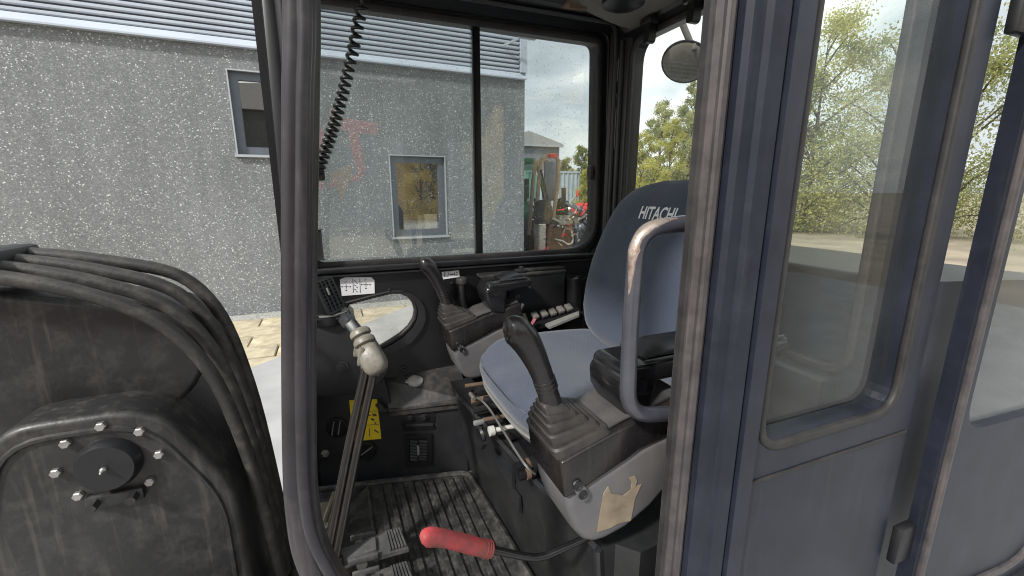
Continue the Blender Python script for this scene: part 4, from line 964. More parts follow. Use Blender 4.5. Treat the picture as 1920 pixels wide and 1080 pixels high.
# screw recess
def fbox(u0, v0, u1, v1, d0, d1, bev=0.002):
    a, b = fpx(u0, v1); c, d = fpx(u1, v0)
    g = box((a, d0, b), (c, d1, d), bev); return [FP(v.x, v.z, v.y) for v in g[0]], g[1]
obj('recess', fbox(753, 769, 816, 799, -0.004, 0.0015), 'black_plastic', foot)
obj('recess_lip', loft([[FP(*fpx(754, 806), 0.002), FP(*fpx(816, 804), 0.002), FP(*fpx(812, 795), 0.010), FP(*fpx(760, 797), 0.010)], [FP(*fpx(754, 809), 0.0), FP(*fpx(816, 807), 0.0), FP(*fpx(812, 792), -0.002), FP(*fpx(760, 794), -0.002)]]), 'charcoal_panel', foot)
def bolt(c, n, r, parent, mat='black_metal', name='screw'):
    return obj(name, lathe([(r*0.45, 0.012), (r*0.5, 0.006), (r*0.95, 0.005), (r, 0.001), (r*1.0, -0.004)], c, n, 14), mat, parent)
bolt(FP(*fpx(770, 782), 0.0015), fn_, 0.011, foot); bolt(FP(*fpx(796, 780), 0.0015), fn_, 0.014, foot)
bolt(FP(*fpx(610, 850), 0.0005), fn_, 0.013, foot, 'grey_plastic'); bolt(FP(*fpx(606, 855), -0.003), fn_, 0.02, foot)
# louvred floor vent
vt = obj('floor_vent', plate([fpx(760, 872), fpx(810, 869), fpx(809, 812), fpx(758, 814)], [[fpx(768, 862), fpx(802, 860), fpx(801, 819), fpx(766, 821)]], lambda a, b, k: FP(a, b, 0.009-0.011*k)), 'black_plastic', foot, 0)
obj('vent_back', fbox(764, 818, 804, 866, -0.001, 0.001, 0), 'frame_black', vt, 0)
for i in range(7):
    v = 824+i*5.6
    for u0, u1 in ((769, 783), (786, 801)):
        obj('slat', loft([[FP(*fpx(u0, v), 0.002), FP(*fpx(u1, v+1.6), 0.002), FP(*fpx(u1, v+4.2), 0.008), FP(*fpx(u0, v+2.6), 0.008)], [FP(*fpx(u0, v+1), 0.0015), FP(*fpx(u1, v+2.6), 0.0015), FP(*fpx(u1, v+5.2), 0.0075), FP(*fpx(u0, v+3.6), 0.0075)]]), 'charcoal_panel', vt, 0)
obj('vent_tab', fbox(783, 832, 786.5, 850, 0.008, 0.014), 'grey_plastic', vt)
# two round louvred outlets
for (u, v, r) in ((632, 801, 0.036), (688, 844, 0.033)):
    c = FP(*fpx(u, v))
    ro = obj('round_vent', lathe([(r*0.8, 0.002), (r*0.86, 0.009), (r*0.97, 0.008), (r*1.03, 0.001), (r*1.03, -0.004), (r*0.8, -0.004)], c, fn_, 28), 'black_plastic', foot)
    obj('vent_disc', lathe([(0.001, 0.001), (r*0.82, 0.001), (r*0.82, -0.001), (0.001, -0.001)], c, fn_, 24), 'frame_black', ro)
    tilt = R(-12 if u < 650 else -55)
    for o_ in (-0.33, 0.22) if u < 650 else (0.0,):
        dirv = (Vector((0, 0, 1))*math.cos(tilt)-fd*math.sin(-tilt)*-1)
        cc = c+fd*r*o_*1.0+fn_*0.004
        obj('slat', bar(cc-dirv*r*0.68, cc+dirv*r*0.68, 0.003, 0.008, fd), 'grey_plastic', ro)
# labels on the panel
def decal(name, pts, mat, parent, proud=0.0012):
    pts = [Vector(p) for p in pts]; n = (pts[1]-pts[0]).cross(pts[2]-pts[0]).normalized()
    if n.dot(Vector((0, 0, CZ))-pts[0]) < 0: n = -n
    return obj(name, loft([[p for p in pts], [p+n*proud for p in pts]]), mat, parent, 0)
yl = decal('warning_label', [FP(*fpx(u, v), 0.001) for u, v in ((655, 750), (707, 748), (715, 822), (662, 827))], 'yellow_label', foot)
def yq(a, b): return FP(*fpx(655+(707-655)*a+8*b, 750+(748-750)*a+74*b), 0.0035)
for a0, b0, a1, b1, w in ((0.55, 0.40, 0.75, 0.39, 1), (0.78, 0.36, 0.92, 0.42, 2), (0.80, 0.42, 0.90, 0.36, 2), (0.72, 0.48, 0.82, 0.52, 3), (0.83, 0.58, 0.88, 0.6, 2), (0.62, 0.72, 0.60, 0.93, 1), (0.78, 0.76, 0.93, 0.84, 2), (0.1, 0.38, 0.3, 0.42, 2), (0.42, 0.30, 0.97, 0.29, 0.6), (0.05, 0.65, 0.97, 0.63, 0.6)):
    obj('print', bar(yq(a0, b0), yq(a1, b1), 0.0022*w, 0.0006, fd), 'print_dark', yl, 0)
# screws on the side panel above
side = Vector((0, -1, 0))
# white round cap on the step
pc = at(778, 715, Y=1.425)
tag(obj('white_cap', join(lathe([(0.001, 0.008), (0.02, 0.007), (0.027, 0.002), (0.027, -0.006), (0.001, -0.006)], (pc.x, pc.y-0.006, pc.z+0.006), (0, -0.25, 1), 22), obox((pc.x-0.026, pc.y-0.006, pc.z+0.006), (1, 0, 0), (0, 1, 0), (0, 0, 1), 0.014, 0.016, 0.006, 0.002)), 'white_cap'), 'round white filler cap on the dusty step', 'cap')

# ---- side panel fittings: labels, screws
lab = thing('control_pattern_label', 'white control diagram label high on the black side panel', 'label', tuple(at(670, 540, Y=1.443)))
S = lambda u, v, o=0.0: at(u, v, Y=1.4445-o)
obj('card', loft([[S(*p, 0.0) for p in ((637, 524), (648, 519.5), (697, 520), (702, 526), (702.5, 550), (641, 555))], [S(*p, 0.0015) for p in ((637, 524), (648, 519.5), (697, 520), (702, 526), (702.5, 550), (641, 555))]]), 'white_label', lab, 0)
def mark(u0, v0, u1, v1, w=0.0016): return bar(S(u0, v0, 0.0018), S(u1, v1, 0.0018), w, 0.0004, (0, 0, 1) if abs(u1-u0) > abs(v1-v0) else (1, 0, 0))
gs = []
for cx, cy in ((649, 537.5), (686, 533.5)):
    gs += [mark(cx-5, cy, cx+5, cy), mark(cx, cy-4, cx, cy+4), mark(cx-9, cy, cx-6.5, cy, 0.004), mark(cx+6.5, cy, cx+9, cy, 0.004), mark(cx-3, cy-8, cx+1, cy-9.5), mark(cx-1.5, cy+7, cx+1.5, cy+7, 0.003)]
for u in (661.5, 674.5): gs.append(mark(u, 523, u+1, 549))
for i in range(6): gs.append(mark(664+(i % 2)*4, 526+i*4.0, 668+(i % 2)*3, 528+i*4.0, 0.0022))
obj('diagram', join(*gs), 'print_dark', lab, 0)
lab2 = thing('icon_label', 'small white icon strip beside the far control lever', 'label', tuple(at(845, 515, Y=1.443)))
obj('card', loft([[S(*p, o) for p in ((828, 510), (860.5, 506.5), (862, 519), (830, 524))] for o in (0.0, 0.0015)]), 'white_label', lab2, 0)
gs = [mark(834, 511, 834, 519, 0.003), mark(837, 518, 841, 517, 0.003), mark(840, 511, 842, 515, 0.0025), mark(844, 515, 850, 514, 0.0035), mark(852, 511, 852, 516, 0.003), mark(854, 516, 858, 515.5, 0.003), mark(855, 510, 858, 512, 0.0025)]
obj('icons', join(*gs), 'print_dark', lab2, 0)
for (u, v, r) in ((756, 692, 0.014), (847, 531, 0.006), (730, 543, 0.005)):
    b_ = bolt(at(u, v, Y=1.4445), (0, -1, 0), r, cab)

# ---- dash block at the front corner
dash = thing('dash_block', 'charcoal corner console carrying the round air vent', 'console', tuple(at(640, 745, Y=1.35)))
dp = [(p.x, p.z) for p in (at(u, v, Y=1.31) for u, v in ((540, 604), (648, 600), (664, 612), (726, 688), (727, 703), (692, 741), (540, 746)))]
obj('body', prism(dp, XZ(1.31, 1.444), 0.006), 'charcoal_panel', dash, 30)
obj('top_cover', prism([(p.x, p.z) for p in (at(u, v, Y=1.30) for u, v in ((545, 592), (652, 588), (668, 602), (660, 606), (646, 600), (545, 604)))], XZ(1.295, 1.444), 0.004), 'gloss_black', dash, 30)
bolt(at(641, 687, Y=1.31), (0, -1, 0), 0.02, dash, 'charcoal_panel')
bolt(at(641, 687, Y=1.308), (0, -1, 0), 0.011, dash)
# vent pod
vc = at(616, 590, Y=1.345)
pod = thing('air_vent', 'swivelling black air vent with square grille on the dash corner', 'air vent', tuple(vc))
obj('collar', lathe([(0.052, 0.0), (0.054, 0.006), (0.054, 0.026), (0.050, 0.030), (0.001, 0.030)], vc-Vector((0, 0, 0.022)), (0, 0, 1), 28), 'black_plastic', pod)
obj('collar_ring', lathe([(0.050, 0.0), (0.0555, 0.001), (0.0555, 0.005), (0.050, 0.006)], vc+Vector((0, 0, 0.006)), (0, 0, 1), 28), 'grey_plastic', pod)
gx = (RGT*0.86-FWD*0.0+Vector((0.2, 0.25, 0))).normalized()
g_n = Vector((0.62, -0.72, 0.30)).normalized()         # the grille looks at the operator
gu = Vector((-0.22, 0.02, 1.0)); gu = (gu-g_n*gu.dot(g_n)).normalized(); gr = gu.cross(g_n).normalized()
hc = at(617, 554, Y=1.315)
obj('head', loft([[hc+gr*a*w+gu*b*h-g_n*d for a, b in rrect(1, 1, 0.16, 3)] for d, w, h in ((0.0, 0.066, 0.104), (0.012, 0.074, 0.110), (0.05, 0.080, 0.104), (0.085, 0.062, 0.080))]), 'black_plastic', pod)
gb = obj('grille', plate([(a*0.064, b*0.102) for a, b in rrect(1, 1, 0.12, 3)], [[(a*0.052, b*0.088) for a, b in rrect(1, 1, 0.06, 2)]], lambda a, b, k: hc+gr*a+gu*b+g_n*(0.006-0.007*k)), 'charcoal_panel', pod, 0)
obj('grille_back', obox(hc+g_n*0.0008, gr, gu, g_n, 0.052, 0.088, 0.001), 'frame_black', gb, 0)
for i in range(8):
    obj('slat', obox(hc+gu*(-0.0385+0.011*i)+g_n*0.003, gr, gu, g_n, 0.052, 0.0028, 0.005), 'charcoal_panel', gb, 0)
for i in range(3):
    obj('divider', obox(hc+gr*(-0.013+0.013*i)+g_n*0.0042, gr, gu, g_n, 0.003, 0.088, 0.004), 'charcoal_panel', gb, 0)
obj('louvre_tab', obox(hc+gu*0.012-gr*0.004+g_n*0.009, gr, gu, g_n, 0.004, 0.022, 0.006, 0.001), 'grey_plastic', gb)

# ---- floor mat with ribs
mx0, mx1 = at(694, 904, Z=FZ+0.012).x, at(884, 886, Z=FZ+0.012).x
matt = thing('floor_mat', 'ribbed black rubber floor mat covered in dry dirt', 'floor mat', (mx0, 1.0, FZ))
def yfar(x): return f0.y+(x-f0.x)*fd.y/fd.x-0.012
obj('sheet', prism([(-0.18, 0.56), (mx1+0.045, 0.56), (mx1+0.005, yfar(mx1)), (-0.18, yfar(-0.18)-0.01)], lambda a, b, k: Vector((a, b, FZ+0.010 if k else FZ+0.001))), 'mat_rubber', matt, 0)
obj('edge_bead', tube(round_path([(-0.17, yfar(-0.17)-0.02, FZ+0.014), (mx0, yfar(mx0)-0.014, FZ+0.014), (mx1-0.012, yfar(mx1)-0.012, FZ+0.014), (mx1+0.03, 0.58, FZ+0.014)], 0.03), 0.010, 8), 'mat_rubber', matt)
obj('edge_bead', tube([(mx0-0.008, yfar(mx0)-0.03, FZ+0.012), (mx0-0.004, 0.58, FZ+0.012)], 0.007, 8), 'mat_rubber', matt)
nr = 9; pitch = (mx1-0.03-mx0-0.012)/nr
for i in range(nr):
    x = mx0+0.012+pitch*(i+0.5); w = pitch*0.54
    obj('rib', prism([(x-w/2, yfar(x)-0.03), (x+w/2, yfar(x)-0.035), (x+w/2+0.012, 0.575), (x-w/2+0.012, 0.575)], lambda a, b, k: Vector((a, b, FZ+0.0185 if k else FZ+0.0095)), 0.003, 1), 'mat_rib', matt, 0)
obj('stud', lathe([(0.012, 0), (0.016, 0.003), (0.016, 0.006), (0.010, 0.006)], at(674, 915, Z=FZ+0.01), (0, 0, 1), 16), 'mat_rubber', matt)
# ---- pedals
def pedal(dy, label):
    pd = thing('travel_pedal', label, 'pedal', tuple(at(700, 1030, Z=0.86)+Vector((0, dy, -0.06))), 'travel pedals')
    dv = Vector((0.012, dy, 0))
    def q(u, v, z=0.865): return at(u, v, Z=z)+dv
    c0, c1, c2, c3 = q(646, 1018), q(742, 992), q(757, 1030), q(640, 1062)
    fr_ = [c0, c1, c2, c3]
    obj('plate', loft([[p+Vector((0, 0, 0.0)) for p in (c0.lerp(c1, .42), c1, c2, c3.lerp(c2, .42))], [p-Vector((0, 0, 0.012)) for p in (c0.lerp(c1, .42), c1, c2, c3.lerp(c2, .42))]]), 'pedal_grey', pd, 0)
    for i in range(6):
        t = 0.70+i*0.052
        a, b = c0.lerp(c1, t), c3.lerp(c2, t)
        obj('grip_rib', bar(a.lerp(b, 0.05)+Vector((0, 0, 0.003)), a.lerp(b, 0.95)+Vector((0, 0, 0.003)), 0.0042, 0.008, (1, 0, 0)), 'pedal_grey', pd, 0)
    ya = c0.lerp(c3, 0.5); yb = c1.lerp(c2, 0.5)
    obj('arm', join(bar(ya+Vector((-0.02, 0, -0.01)), ya.lerp(yb, 0.5)+Vector((0, 0, 0.002)), 0.045, 0.016, bev=0.004), bar(c0.lerp(c1, 0.02)+Vector((0, 0, 0.008)), c0.lerp(c1, 0.5)+Vector((0, 0, 0.006)), 0.008, 0.014, bev=0.003), bar(c3.lerp(c2, 0.02)+Vector((0, 0, 0.006)), c3.lerp(c2, 0.5)+Vector((0, 0, 0.004)), 0.012, 0.016, bev=0.003)), 'pedal_grey', pd)
    obj('pivot', tube([ya+Vector((0.03, -0.04, -0.012)), ya+Vector((0.03, 0.04, -0.012))], 0.013, 12), 'steel', pd)
    obj('bracket', join(bar(ya+Vector((-0.02, 0.0, -0.012)), Vector((ya.x-0.04, ya.y, FZ+0.008)), 0.05, 0.012), box((ya.x-0.07, ya.y-0.03, FZ+0.0105), (ya.x+0.0, ya.y+0.03, FZ+0.022))), 'rusty_brown', pd, 0)
    return pd
pedal(0, 'dusty black travel pedal under the twin travel levers')
pedal(-0.118, 'nearer travel pedal cut off by the bottom of the picture')
# ---- travel levers
def lever(dx, dy, dz, label):
    D = Vector((dx, dy, dz))
    tv = thing('travel_lever', label, 'lever', tuple(at(620, 1062, Y=1.0)+D), 'travel levers')
    b0, b1, b2 = at(626, 1066, Y=0.985)+D, at(668, 850, Y=1.03)+D, at(702, 690, Y=1.06)+D
    obj('rod', sweep(smooth_path([b0, b1, b2], 6), rrect(0.020, 0.019, 0.005, 3), (0, 1, 0)), 'rod_brown', tv)
    obj('rod_groove', sweep(smooth_path([p+Vector((0.004, -0.0095, 0)) for p in (b0, b1, b2)], 6), rrect(0.004, 0.004, 0.001, 2), (0, 1, 0)), 'dark_seal', tv)
    KD = D if dy == 0 else Vector((-0.006, 0.055, 0.004))
    k0, k1 = at(683, 640, Y=1.075)+KD, at(712, 700, Y=1.03)+KD
    ax = (k1-k0); ax.normalize(); s1 = (RGT-ax*RGT.dot(ax)).normalized(); s2 = ax.cross(s1)
    obj('collar', lathe([(0.010, -0.014), (0.022, -0.010), (0.0265, -0.003), (0.0265, 0.006), (0.021, 0.010), (0.001, 0.012)], k0, ax, 20), 'cream_plastic', tv)
    rg = []
    for f_, w_, h_, r_ in ((0.009, 0.036, 0.034, 0.015), (0.016, 0.046, 0.044, 0.016), (0.030, 0.052, 0.050, 0.015), (0.052, 0.056, 0.054, 0.014), (0.070, 0.055, 0.050, 0.014), (0.082, 0.046, 0.040, 0.014), (0.088, 0.028, 0.024, 0.009)):
        rg.append([k0+ax*f_+s1*a_+s2*b_ for a_, b_ in rrect(w_, h_, r_, 3)])
    obj('knob', loft(rg), 'cream_plastic', tv, 50)
    obj('neck', join(tube([b2-Vector((0, 0, 0.02)), b2+Vector((0.0, 0.004, 0.03))], 0.011, 10), obox(at(677, 668, Y=1.05)+KD, (0.2, 0, 1), (0, 1, 0), (1, 0, -0.2), 0.045, 0.02, 0.014, 0.004)), 'cream_plastic', tv)
    obj('foot', obox(b0+Vector((0, 0, -0.02)), (1, 0, 0), (0, 1, 0), (0, 0, 1), 0.045, 0.03, 0.10, 0.008), 'rod_brown', tv)
    return tv
lever(0, 0, 0, 'front travel lever with worn cream knob and brown rod')
lever(-0.0205, 0.004, 0.002, 'second travel lever close behind the cream-knobbed one')
# grey bracket above the knobs
tag(obj('lever_bracket', join(bar(at(655, 604, Y=1.16), at(688, 646, Y=1.12), 0.03, 0.028, bev=0.006), bar(at(646, 596, Y=1.2), at(658, 610, Y=1.15), 0.03, 0.03, bev=0.006)), 'charcoal_panel'), 'grey bracket arm reaching down to the cream knobs', 'bracket')
# silver rod and dirt heap at the front left of the floor
tag(obj('stay_rod', join(tube([at(627, 925, Z=FZ+0.09), at(606, 985, Z=FZ+0.10)], 0.008, 8), tube([at(606, 985, Z=FZ+0.10), at(603, 996, Z=FZ+0.06)], 0.012, 8), tube([at(603, 996, Z=FZ+0.06), at(603, 996, Z=FZ+0.06)-Vector((0, 0, 0.05))], 0.007, 6), tube([at(627, 925, Z=FZ+0.09), at(627, 925, Z=FZ+0.09)-Vector((0, 0, 0.08))], 0.007, 6)), 'steel'), 'short silver rod behind the door pillar near the floor', 'rod')
cp = at(603, 1000, Z=FZ+0.03)
tag(obj('floor_cushion', loft([[cp+Vector((0.05*s*math.cos(R(t)), 0.11*s*math.sin(R(t)), z)) for t in range(0, 360, 24)] for z, s in ((-0.02, 1), (0.0, 1.1), (0.02, 1.0), (0.035, 0.6))]), 'torn_label'), 'crumpled brown rag on the floor behind the door pillar', 'rag')

# ---- seat base
PZ = 1.10
base_ = thing('seat_base', 'black seat pedestal box with slide rails and linkage', 'pedestal', (0.6, 1.0, FZ))
def pt(u, v): p = at(u, v, Z=PZ); return (p.x, p.y)
fr_far = pt(862, 745); nearc = pt(1120, 1030)
top = [fr_far, nearc, pt(1154, 1020), pt(1201, 1036), pt(1235, 1020), (0.92, 0.56), (0.92, 1.40), (fr_far[0], 1.40)]
bot = [(0.375, 1.335), (0.425, nearc[1]+0.005), (0.45, nearc[1]+0.005)]+[top[3], top[4], (0.92, 0.56), (0.92, 1.40), (0.375, 1.40)]
obj('box', loft([[Vector((a, b, FZ+0.002)) for a, b in bot], [Vector((a, b, PZ)) for a, b in top]]), 'base_charcoal', base_, 20)
obj('edge_trim', tube([Vector((*fr_far, PZ+0.001)), Vector((*nearc, PZ+0.001))], 0.007, 8), 'charcoal_panel', base_)
obj('edge_trim', tube([Vector((*nearc, PZ)), Vector((0.43, nearc[1], FZ+0.01))], 0.008, 8), 'charcoal_panel', base_)
fe = Vector((*fr_far, PZ)); ne = Vector((*nearc, PZ)); ed = (ne-fe).normalized()
# pads moulded in the front face
def front(t, drop):
    a = fe.lerp(ne, t); b = Vector((0.375, 1.335, FZ)).lerp(Vector((0.425, nearc[1]+0.005, FZ)), t); return a.lerp(b, drop)
obj('moulded_pad', loft([[front(0.34, .14)+Vector((-o, 0, 0)), front(0.52, .14)+Vector((-o, 0, 0)), front(0.52, .30)+Vector((-o, 0, 0)), front(0.36, .30)+Vector((-o, 0, 0))] for o in (-0.002, 0.006)]), 'charcoal_panel', base_, 0)
obj('moulded_pad', loft([[front(0.50, .34)+Vector((-o, 0, 0)), front(0.56, .34)+Vector((-o, 0, 0)), front(0.56, .50)+Vector((-o, 0, 0)), front(0.50, .50)+Vector((-o, 0, 0))] for o in (-0.002, 0.005)]), 'charcoal_panel', base_, 0)
obj('inner_well', box((0.40, 0.70, PZ+0.001), (0.86, 1.27, PZ+0.012)), 'frame_black', base_, 0)
for yy in (0.80, 0.95, 1.13, 1.2):
    obj('slide_rail', box((0.37, yy, PZ+0.013), (0.88, yy+0.028, PZ+0.045), 0.004), 'black_metal', base_)
for u0, v0, u1, v1, mt, r in ((872, 724, 952, 712, 'rust_steel', 0.007), (884, 752, 956, 738, 'rusty_brown', 0.009), (888, 770, 960, 754, 'black_metal', 0.010), (905, 788, 968, 776, 'rust_steel', 0.006), (890, 735, 950, 724, 'black_metal', 0.009)):
    obj('cross_bar', tube([at(u0, v0, Z=PZ+0.03), at(u1, v1, Z=PZ+0.035)], r, 8), mt, base_)
obj('release_wire', tube(smooth_path([at(895, 746, Z=PZ+0.06), at(904, 752, Z=PZ+0.075), at(920, 770, Z=PZ+0.07), at(945, 810, Z=PZ+0.065), at(970, 850, Z=PZ+0.06), at(988, 875, Z=PZ+0.05), at(1003, 888, Z=PZ+0.03)], 5), 0.0032, 8), 'steel', base_)
obj('adjuster', join(tube([at(917, 809, Z=PZ+0.04), at(926, 807, Z=PZ+0.04)], 0.013, 12), tube([at(926, 807, Z=PZ+0.04), at(975, 797, Z=PZ+0.05)], 0.0065, 10)), 'white_cap', base_)
obj('hinge_plate', join(lathe([(0.001, 0.006), (0.02, 0.006), (0.024, 0), (0.02, -0.006), (0.001, -0.006)], at(902, 815, Z=PZ+0.03), (1, 0.1, 0.1), 16), bar(at(897, 790, Z=PZ+0.04), at(907, 838, Z=PZ+0.01), 0.02, 0.012)), 'frame_black', base_)
obj('hinge_tip', obox(at(898, 792, Z=PZ+0.05), (1, 0, 0), (0, 1, 0), (0, 0, 1), 0.03, 0.012, 0.012, 0.003), 'grey_plastic', base_)
obj('cable_clamp', join(tube([at(966, 880, Z=PZ+0.03), at(1000, 868, Z=PZ+0.03)], 0.014, 10), tube([at(972, 893, Z=PZ+0.02), at(1004, 884, Z=PZ+0.02)], 0.011, 10)), 'frame_black', base_)
obj('clamp_band', join(tube([at(985, 873, Z=PZ+0.032), at(991, 871, Z=PZ+0.032)], 0.0155, 10), tube([at(986, 889, Z=PZ+0.022), at(993, 887, Z=PZ+0.022)], 0.013, 10)), 'rust_steel', base_)
obj('latch_end', tube([at(889, 748, Z=PZ+0.05), at(882, 738, Z=PZ+0.05)], 0.006, 8), 'switch_grey', base_)

# ---- seat
SY = 0.975
seat = thing('operator_seat', 'blue-grey cloth operator seat with white lettering on the backrest', 'seat', (0.62, SY, PZ))
BZ0, BZ1 = 1.275, 1.778
def b_half(t):      # half width by height
    pts = [(0, 0.13), (0.04, 0.19), (0.10, 0.235), (0.2, 0.268), (0.34, 0.277), (0.5, 0.272), (0.65, 0.255), (0.78, 0.232), (0.88, 0.205), (0.95, 0.165), (0.985, 0.11), (1.0, 0.05)]
    for i in range(len(pts)-1):
        if t <= pts[i+1][0]:
            a, b = pts[i], pts[i+1]; q = (t-a[0])/(b[0]-a[0]); return a[1]+(b[1]-a[1])*q
    return pts[-1][1]
def b_dep(t):
    return 0.058*(1-max(0, (t-0.80)/0.20)**2.4*0.72)*(1-max(0, (0.12-t)/0.12)**2*0.55)
def b_cx(t): return 0.770+0.118*t-0.012*math.sin(math.pi*t)
def back_pt(t, a, ext=0.0):
    w, d = b_half(t)+ext, b_dep(t)+ext
    c, s = math.cos(a), math.sin(a); n = 0.52
    y = w*math.copysign(abs(c)**n, c); x = d*math.copysign(abs(s)**0.62, s)
    if s < 0: x += 0.016*(abs(y)/max(w, 1e-4))**2*0-0.018*(1-(y/max(w, .01))**2)*(-1)*0.55
    return Vector((b_cx(t)+x, SY+y, BZ0+(BZ1-BZ0)*t))
NT, NA = 44, 64
rings = [[back_pt(t_/NT, 2*math.pi*k/NA) for k in range(NA)] for t_ in range(NT+1)]
back = obj('backrest', loft(rings), 'back_cloth', seat, 75)
def back_front(y, z):
    t = (z-BZ0)/(BZ1-BZ0); w = b_half(t); q = min(0.999, abs(y-SY)/w)
    c = q**(1/0.52); s = math.sqrt(max(0, 1-c*c)); x = -b_dep(t)*s**0.62
    x += 0.018*(1-q*q)*0.55
    return b_cx(t)+x
tg = text_geo('HITACHI', 0.047, 0.0012)
lc = Vector((0, 0.958, 1.688)); TV = []
V, F = tg
# finer faces so the lettering follows the cushion
bmx = bmesh.new()
for v in V: bmx.verts.new(v)
bmx.verts.ensure_lookup_table()
for f in F:
    try: bmx.faces.new([bmx.verts[i] for i in f])
    except ValueError: pass
bmesh.ops.triangulate(bmx, faces=bmx.faces)
bmesh.ops.subdivide_edges(bmx, edges=[e for e in bmx.edges if e.calc_length() > 0.012], cuts=2)
for v in bmx.verts:
    y = lc.y+0.004-v.co.x*0.80; z = lc.z+v.co.y
    v.co = Vector((back_front(y, z)-0.0022, y, z))
obj('lettering', from_bm(bmx), 'white_thread', back, 0)
# piping round the rim of the backrest
obj('piping', tube([back_pt(0.03+0.94*min(1, max(0, i/40)), math.pi*0.10) for i in range(41)], 0.0045, 6), 'back_cloth', back)
# cushion
CX0, CX1, CZT = 0.345, 0.835, 1.294
def c_ring(zf, ex):
    o = []
    for k in range(72):
        a = 2*math.pi*k/72; c, s = math.cos(a), math.sin(a); n = 0.50
        hx, hy = (CX1-CX0)/2+ex, 0.272+ex
        x = (CX0+CX1)/2+hx*math.copysign(abs(c)**n, c); y = SY+hy*math.copysign(abs(s)**(0.56), s)
        if x < 0.5: y = SY+(y-SY)*(1-0.10*((0.5-x)/0.13)**2*0.5)
        o.append((x, y, zf))
    return o
def c_top(x, y):
    q = (x-CX0)/(CX1-CX0); p = abs(y-SY)/0.27
    return CZT+0.012*p*p-0.020*math.exp(-((q-0.72)/0.28)**2)*(1-p*p)-0.030*max(0, (0.22-q)/0.22)**2+0.012*max(0, q-0.75)*4
rings = []
for zf, ex in ((1.205, -0.030), (1.209, -0.014), (1.224, -0.003), (1.248, 0.003), (1.266, 0.0)):
    rings.append([Vector(p) for p in c_ring(zf, ex)])
for sc_i, ex in ((0, -0.008), (1, -0.02), (2, -0.04), (3, -0.075), (4, -0.12), (5, -0.17), (6, -0.215)):
    rr = []
    for x, y, z in c_ring(0, ex): rr.append(Vector((x, y, c_top(x, y)-0.016*math.exp(-sc_i*1.1))))
    rings.append(rr)
obj('cushion', loft(rings), 'seat_cloth', seat, 75)
rr2 = [[Vector((x, y, z+zz)) for x, y, z in c_ring(0, ex)] for zz, ex in ((1.170, -0.05), (1.174, -0.026), (1.202, -0.006), (1.2075, -0.008), (1.2075, -0.05))]
obj('cushion_tray', loft(rr2), 'grey_plastic', seat, 40)
obj('suspension', box((0.45, 0.78, PZ+0.046), (0.84, 1.19, 1.169), 0.01), 'black_metal', seat)
obj('recliner_bracket', join(bar((0.845, SY+0.285, 1.17), (0.86, SY+0.285, 1.38), 0.014, 0.05, bev=0.004), bar((0.845, SY-0.285, 1.17), (0.86, SY-0.285, 1.38), 0.014, 0.05, bev=0.004)), 'black_metal', seat)
bk = at(1226, 742, Y=0.70)
obj('belt_buckle', join(obox(bk+Vector((0.02, 0, -0.02)), (1, 0.1, 0.4), (0, 1, 0), (-.4, 0, 1), 0.05, 0.03, 0.02, 0.004)), 'black_plastic', seat)
obj('buckle_button', obox(at(1207, 738, Y=0.685), (1, 0.1, 0.4), (0, 1, 0), (-.4, 0, 1), 0.012, 0.022, 0.012, 0.002), 'pink_tag', seat)
obj('belt_anchor', join(tube([at(1200, 735, Y=0.67), at(1206, 745, Y=0.67)], 0.007, 8), tube([at(1225, 752, Y=0.66), at(1240, 738, Y=0.68)], 0.004, 6)), 'steel', seat)

# ---- consoles (the far one is a copy of the near one)
def cpoly(pts, Y): return [(p.x, p.z) for p in (at(u, v, Y=Y) for u, v in pts)]
con_ = thing('control_console', 'near control console with black upper and grey lower housing and torn sticker', 'console', (0.42, 0.60, PZ), 'armrest control consoles')
CY0, CY1 = 0.535, 0.668
upper = cpoly([(1052, 869), (1059, 938), (1074, 930), (1105, 911), (1178, 862), (1201, 843), (1225, 832), (1290, 800), (1290, 742), (1178, 798)], CY0)
obj('upper_housing', prism(upper, XZ(CY0, CY1), 0.006, 3), 'console_black', con_, 35)
lower = cpoly([(1062, 930), (1066, 962), (1078, 998), (1095, 1016), (1112, 1021), (1135, 1014), (1175, 992), (1222, 952), (1262, 905), (1290, 840), (1290, 800), (1225, 828), (1178, 858), (1105, 907)], CY0+0.004)
lo_in = [(a, b) for a, b in lower]
obj('lower_housing', prism(lower, XZ(CY0+0.004, CY1-0.004), 0.014, 4), 'console_grey', con_, 45)
obj('deck_plate', prism(cpoly([(1060, 862), (1175, 796), (1285, 743), (1285, 739), (1175, 792.5), (1060, 858.5)], CY0), XZ(CY0+0.012, CY1-0.012)), 'deck_grey', con_, 0)
bs = obj('screw_boss', prism(rpoly(cpoly([(1073, 905), (1086, 899), (1102, 921), (1101, 933), (1090, 940), (1078, 924)], CY0), 0.008, 4), XZ(CY0-0.0035, CY0+0.003)), 'console_grey', con_)
for u, v in ((1084, 911), (1093, 927)):
    obj('screw', lathe([(0.001, 0.0008), (0.005, 0.0008), (0.0062, 0.002), (0.0085, 0.0018), (0.0088, -0.001)], at(u, v, Y=CY0-0.003), (0, -1, 0), 14), 'black_metal', con_)
OFF = Vector((0.006, 0.757, -0.016))
far = copy_tree(con_, tuple(ORG[con_.name]+OFF), 'far control console between the seat and the side window')
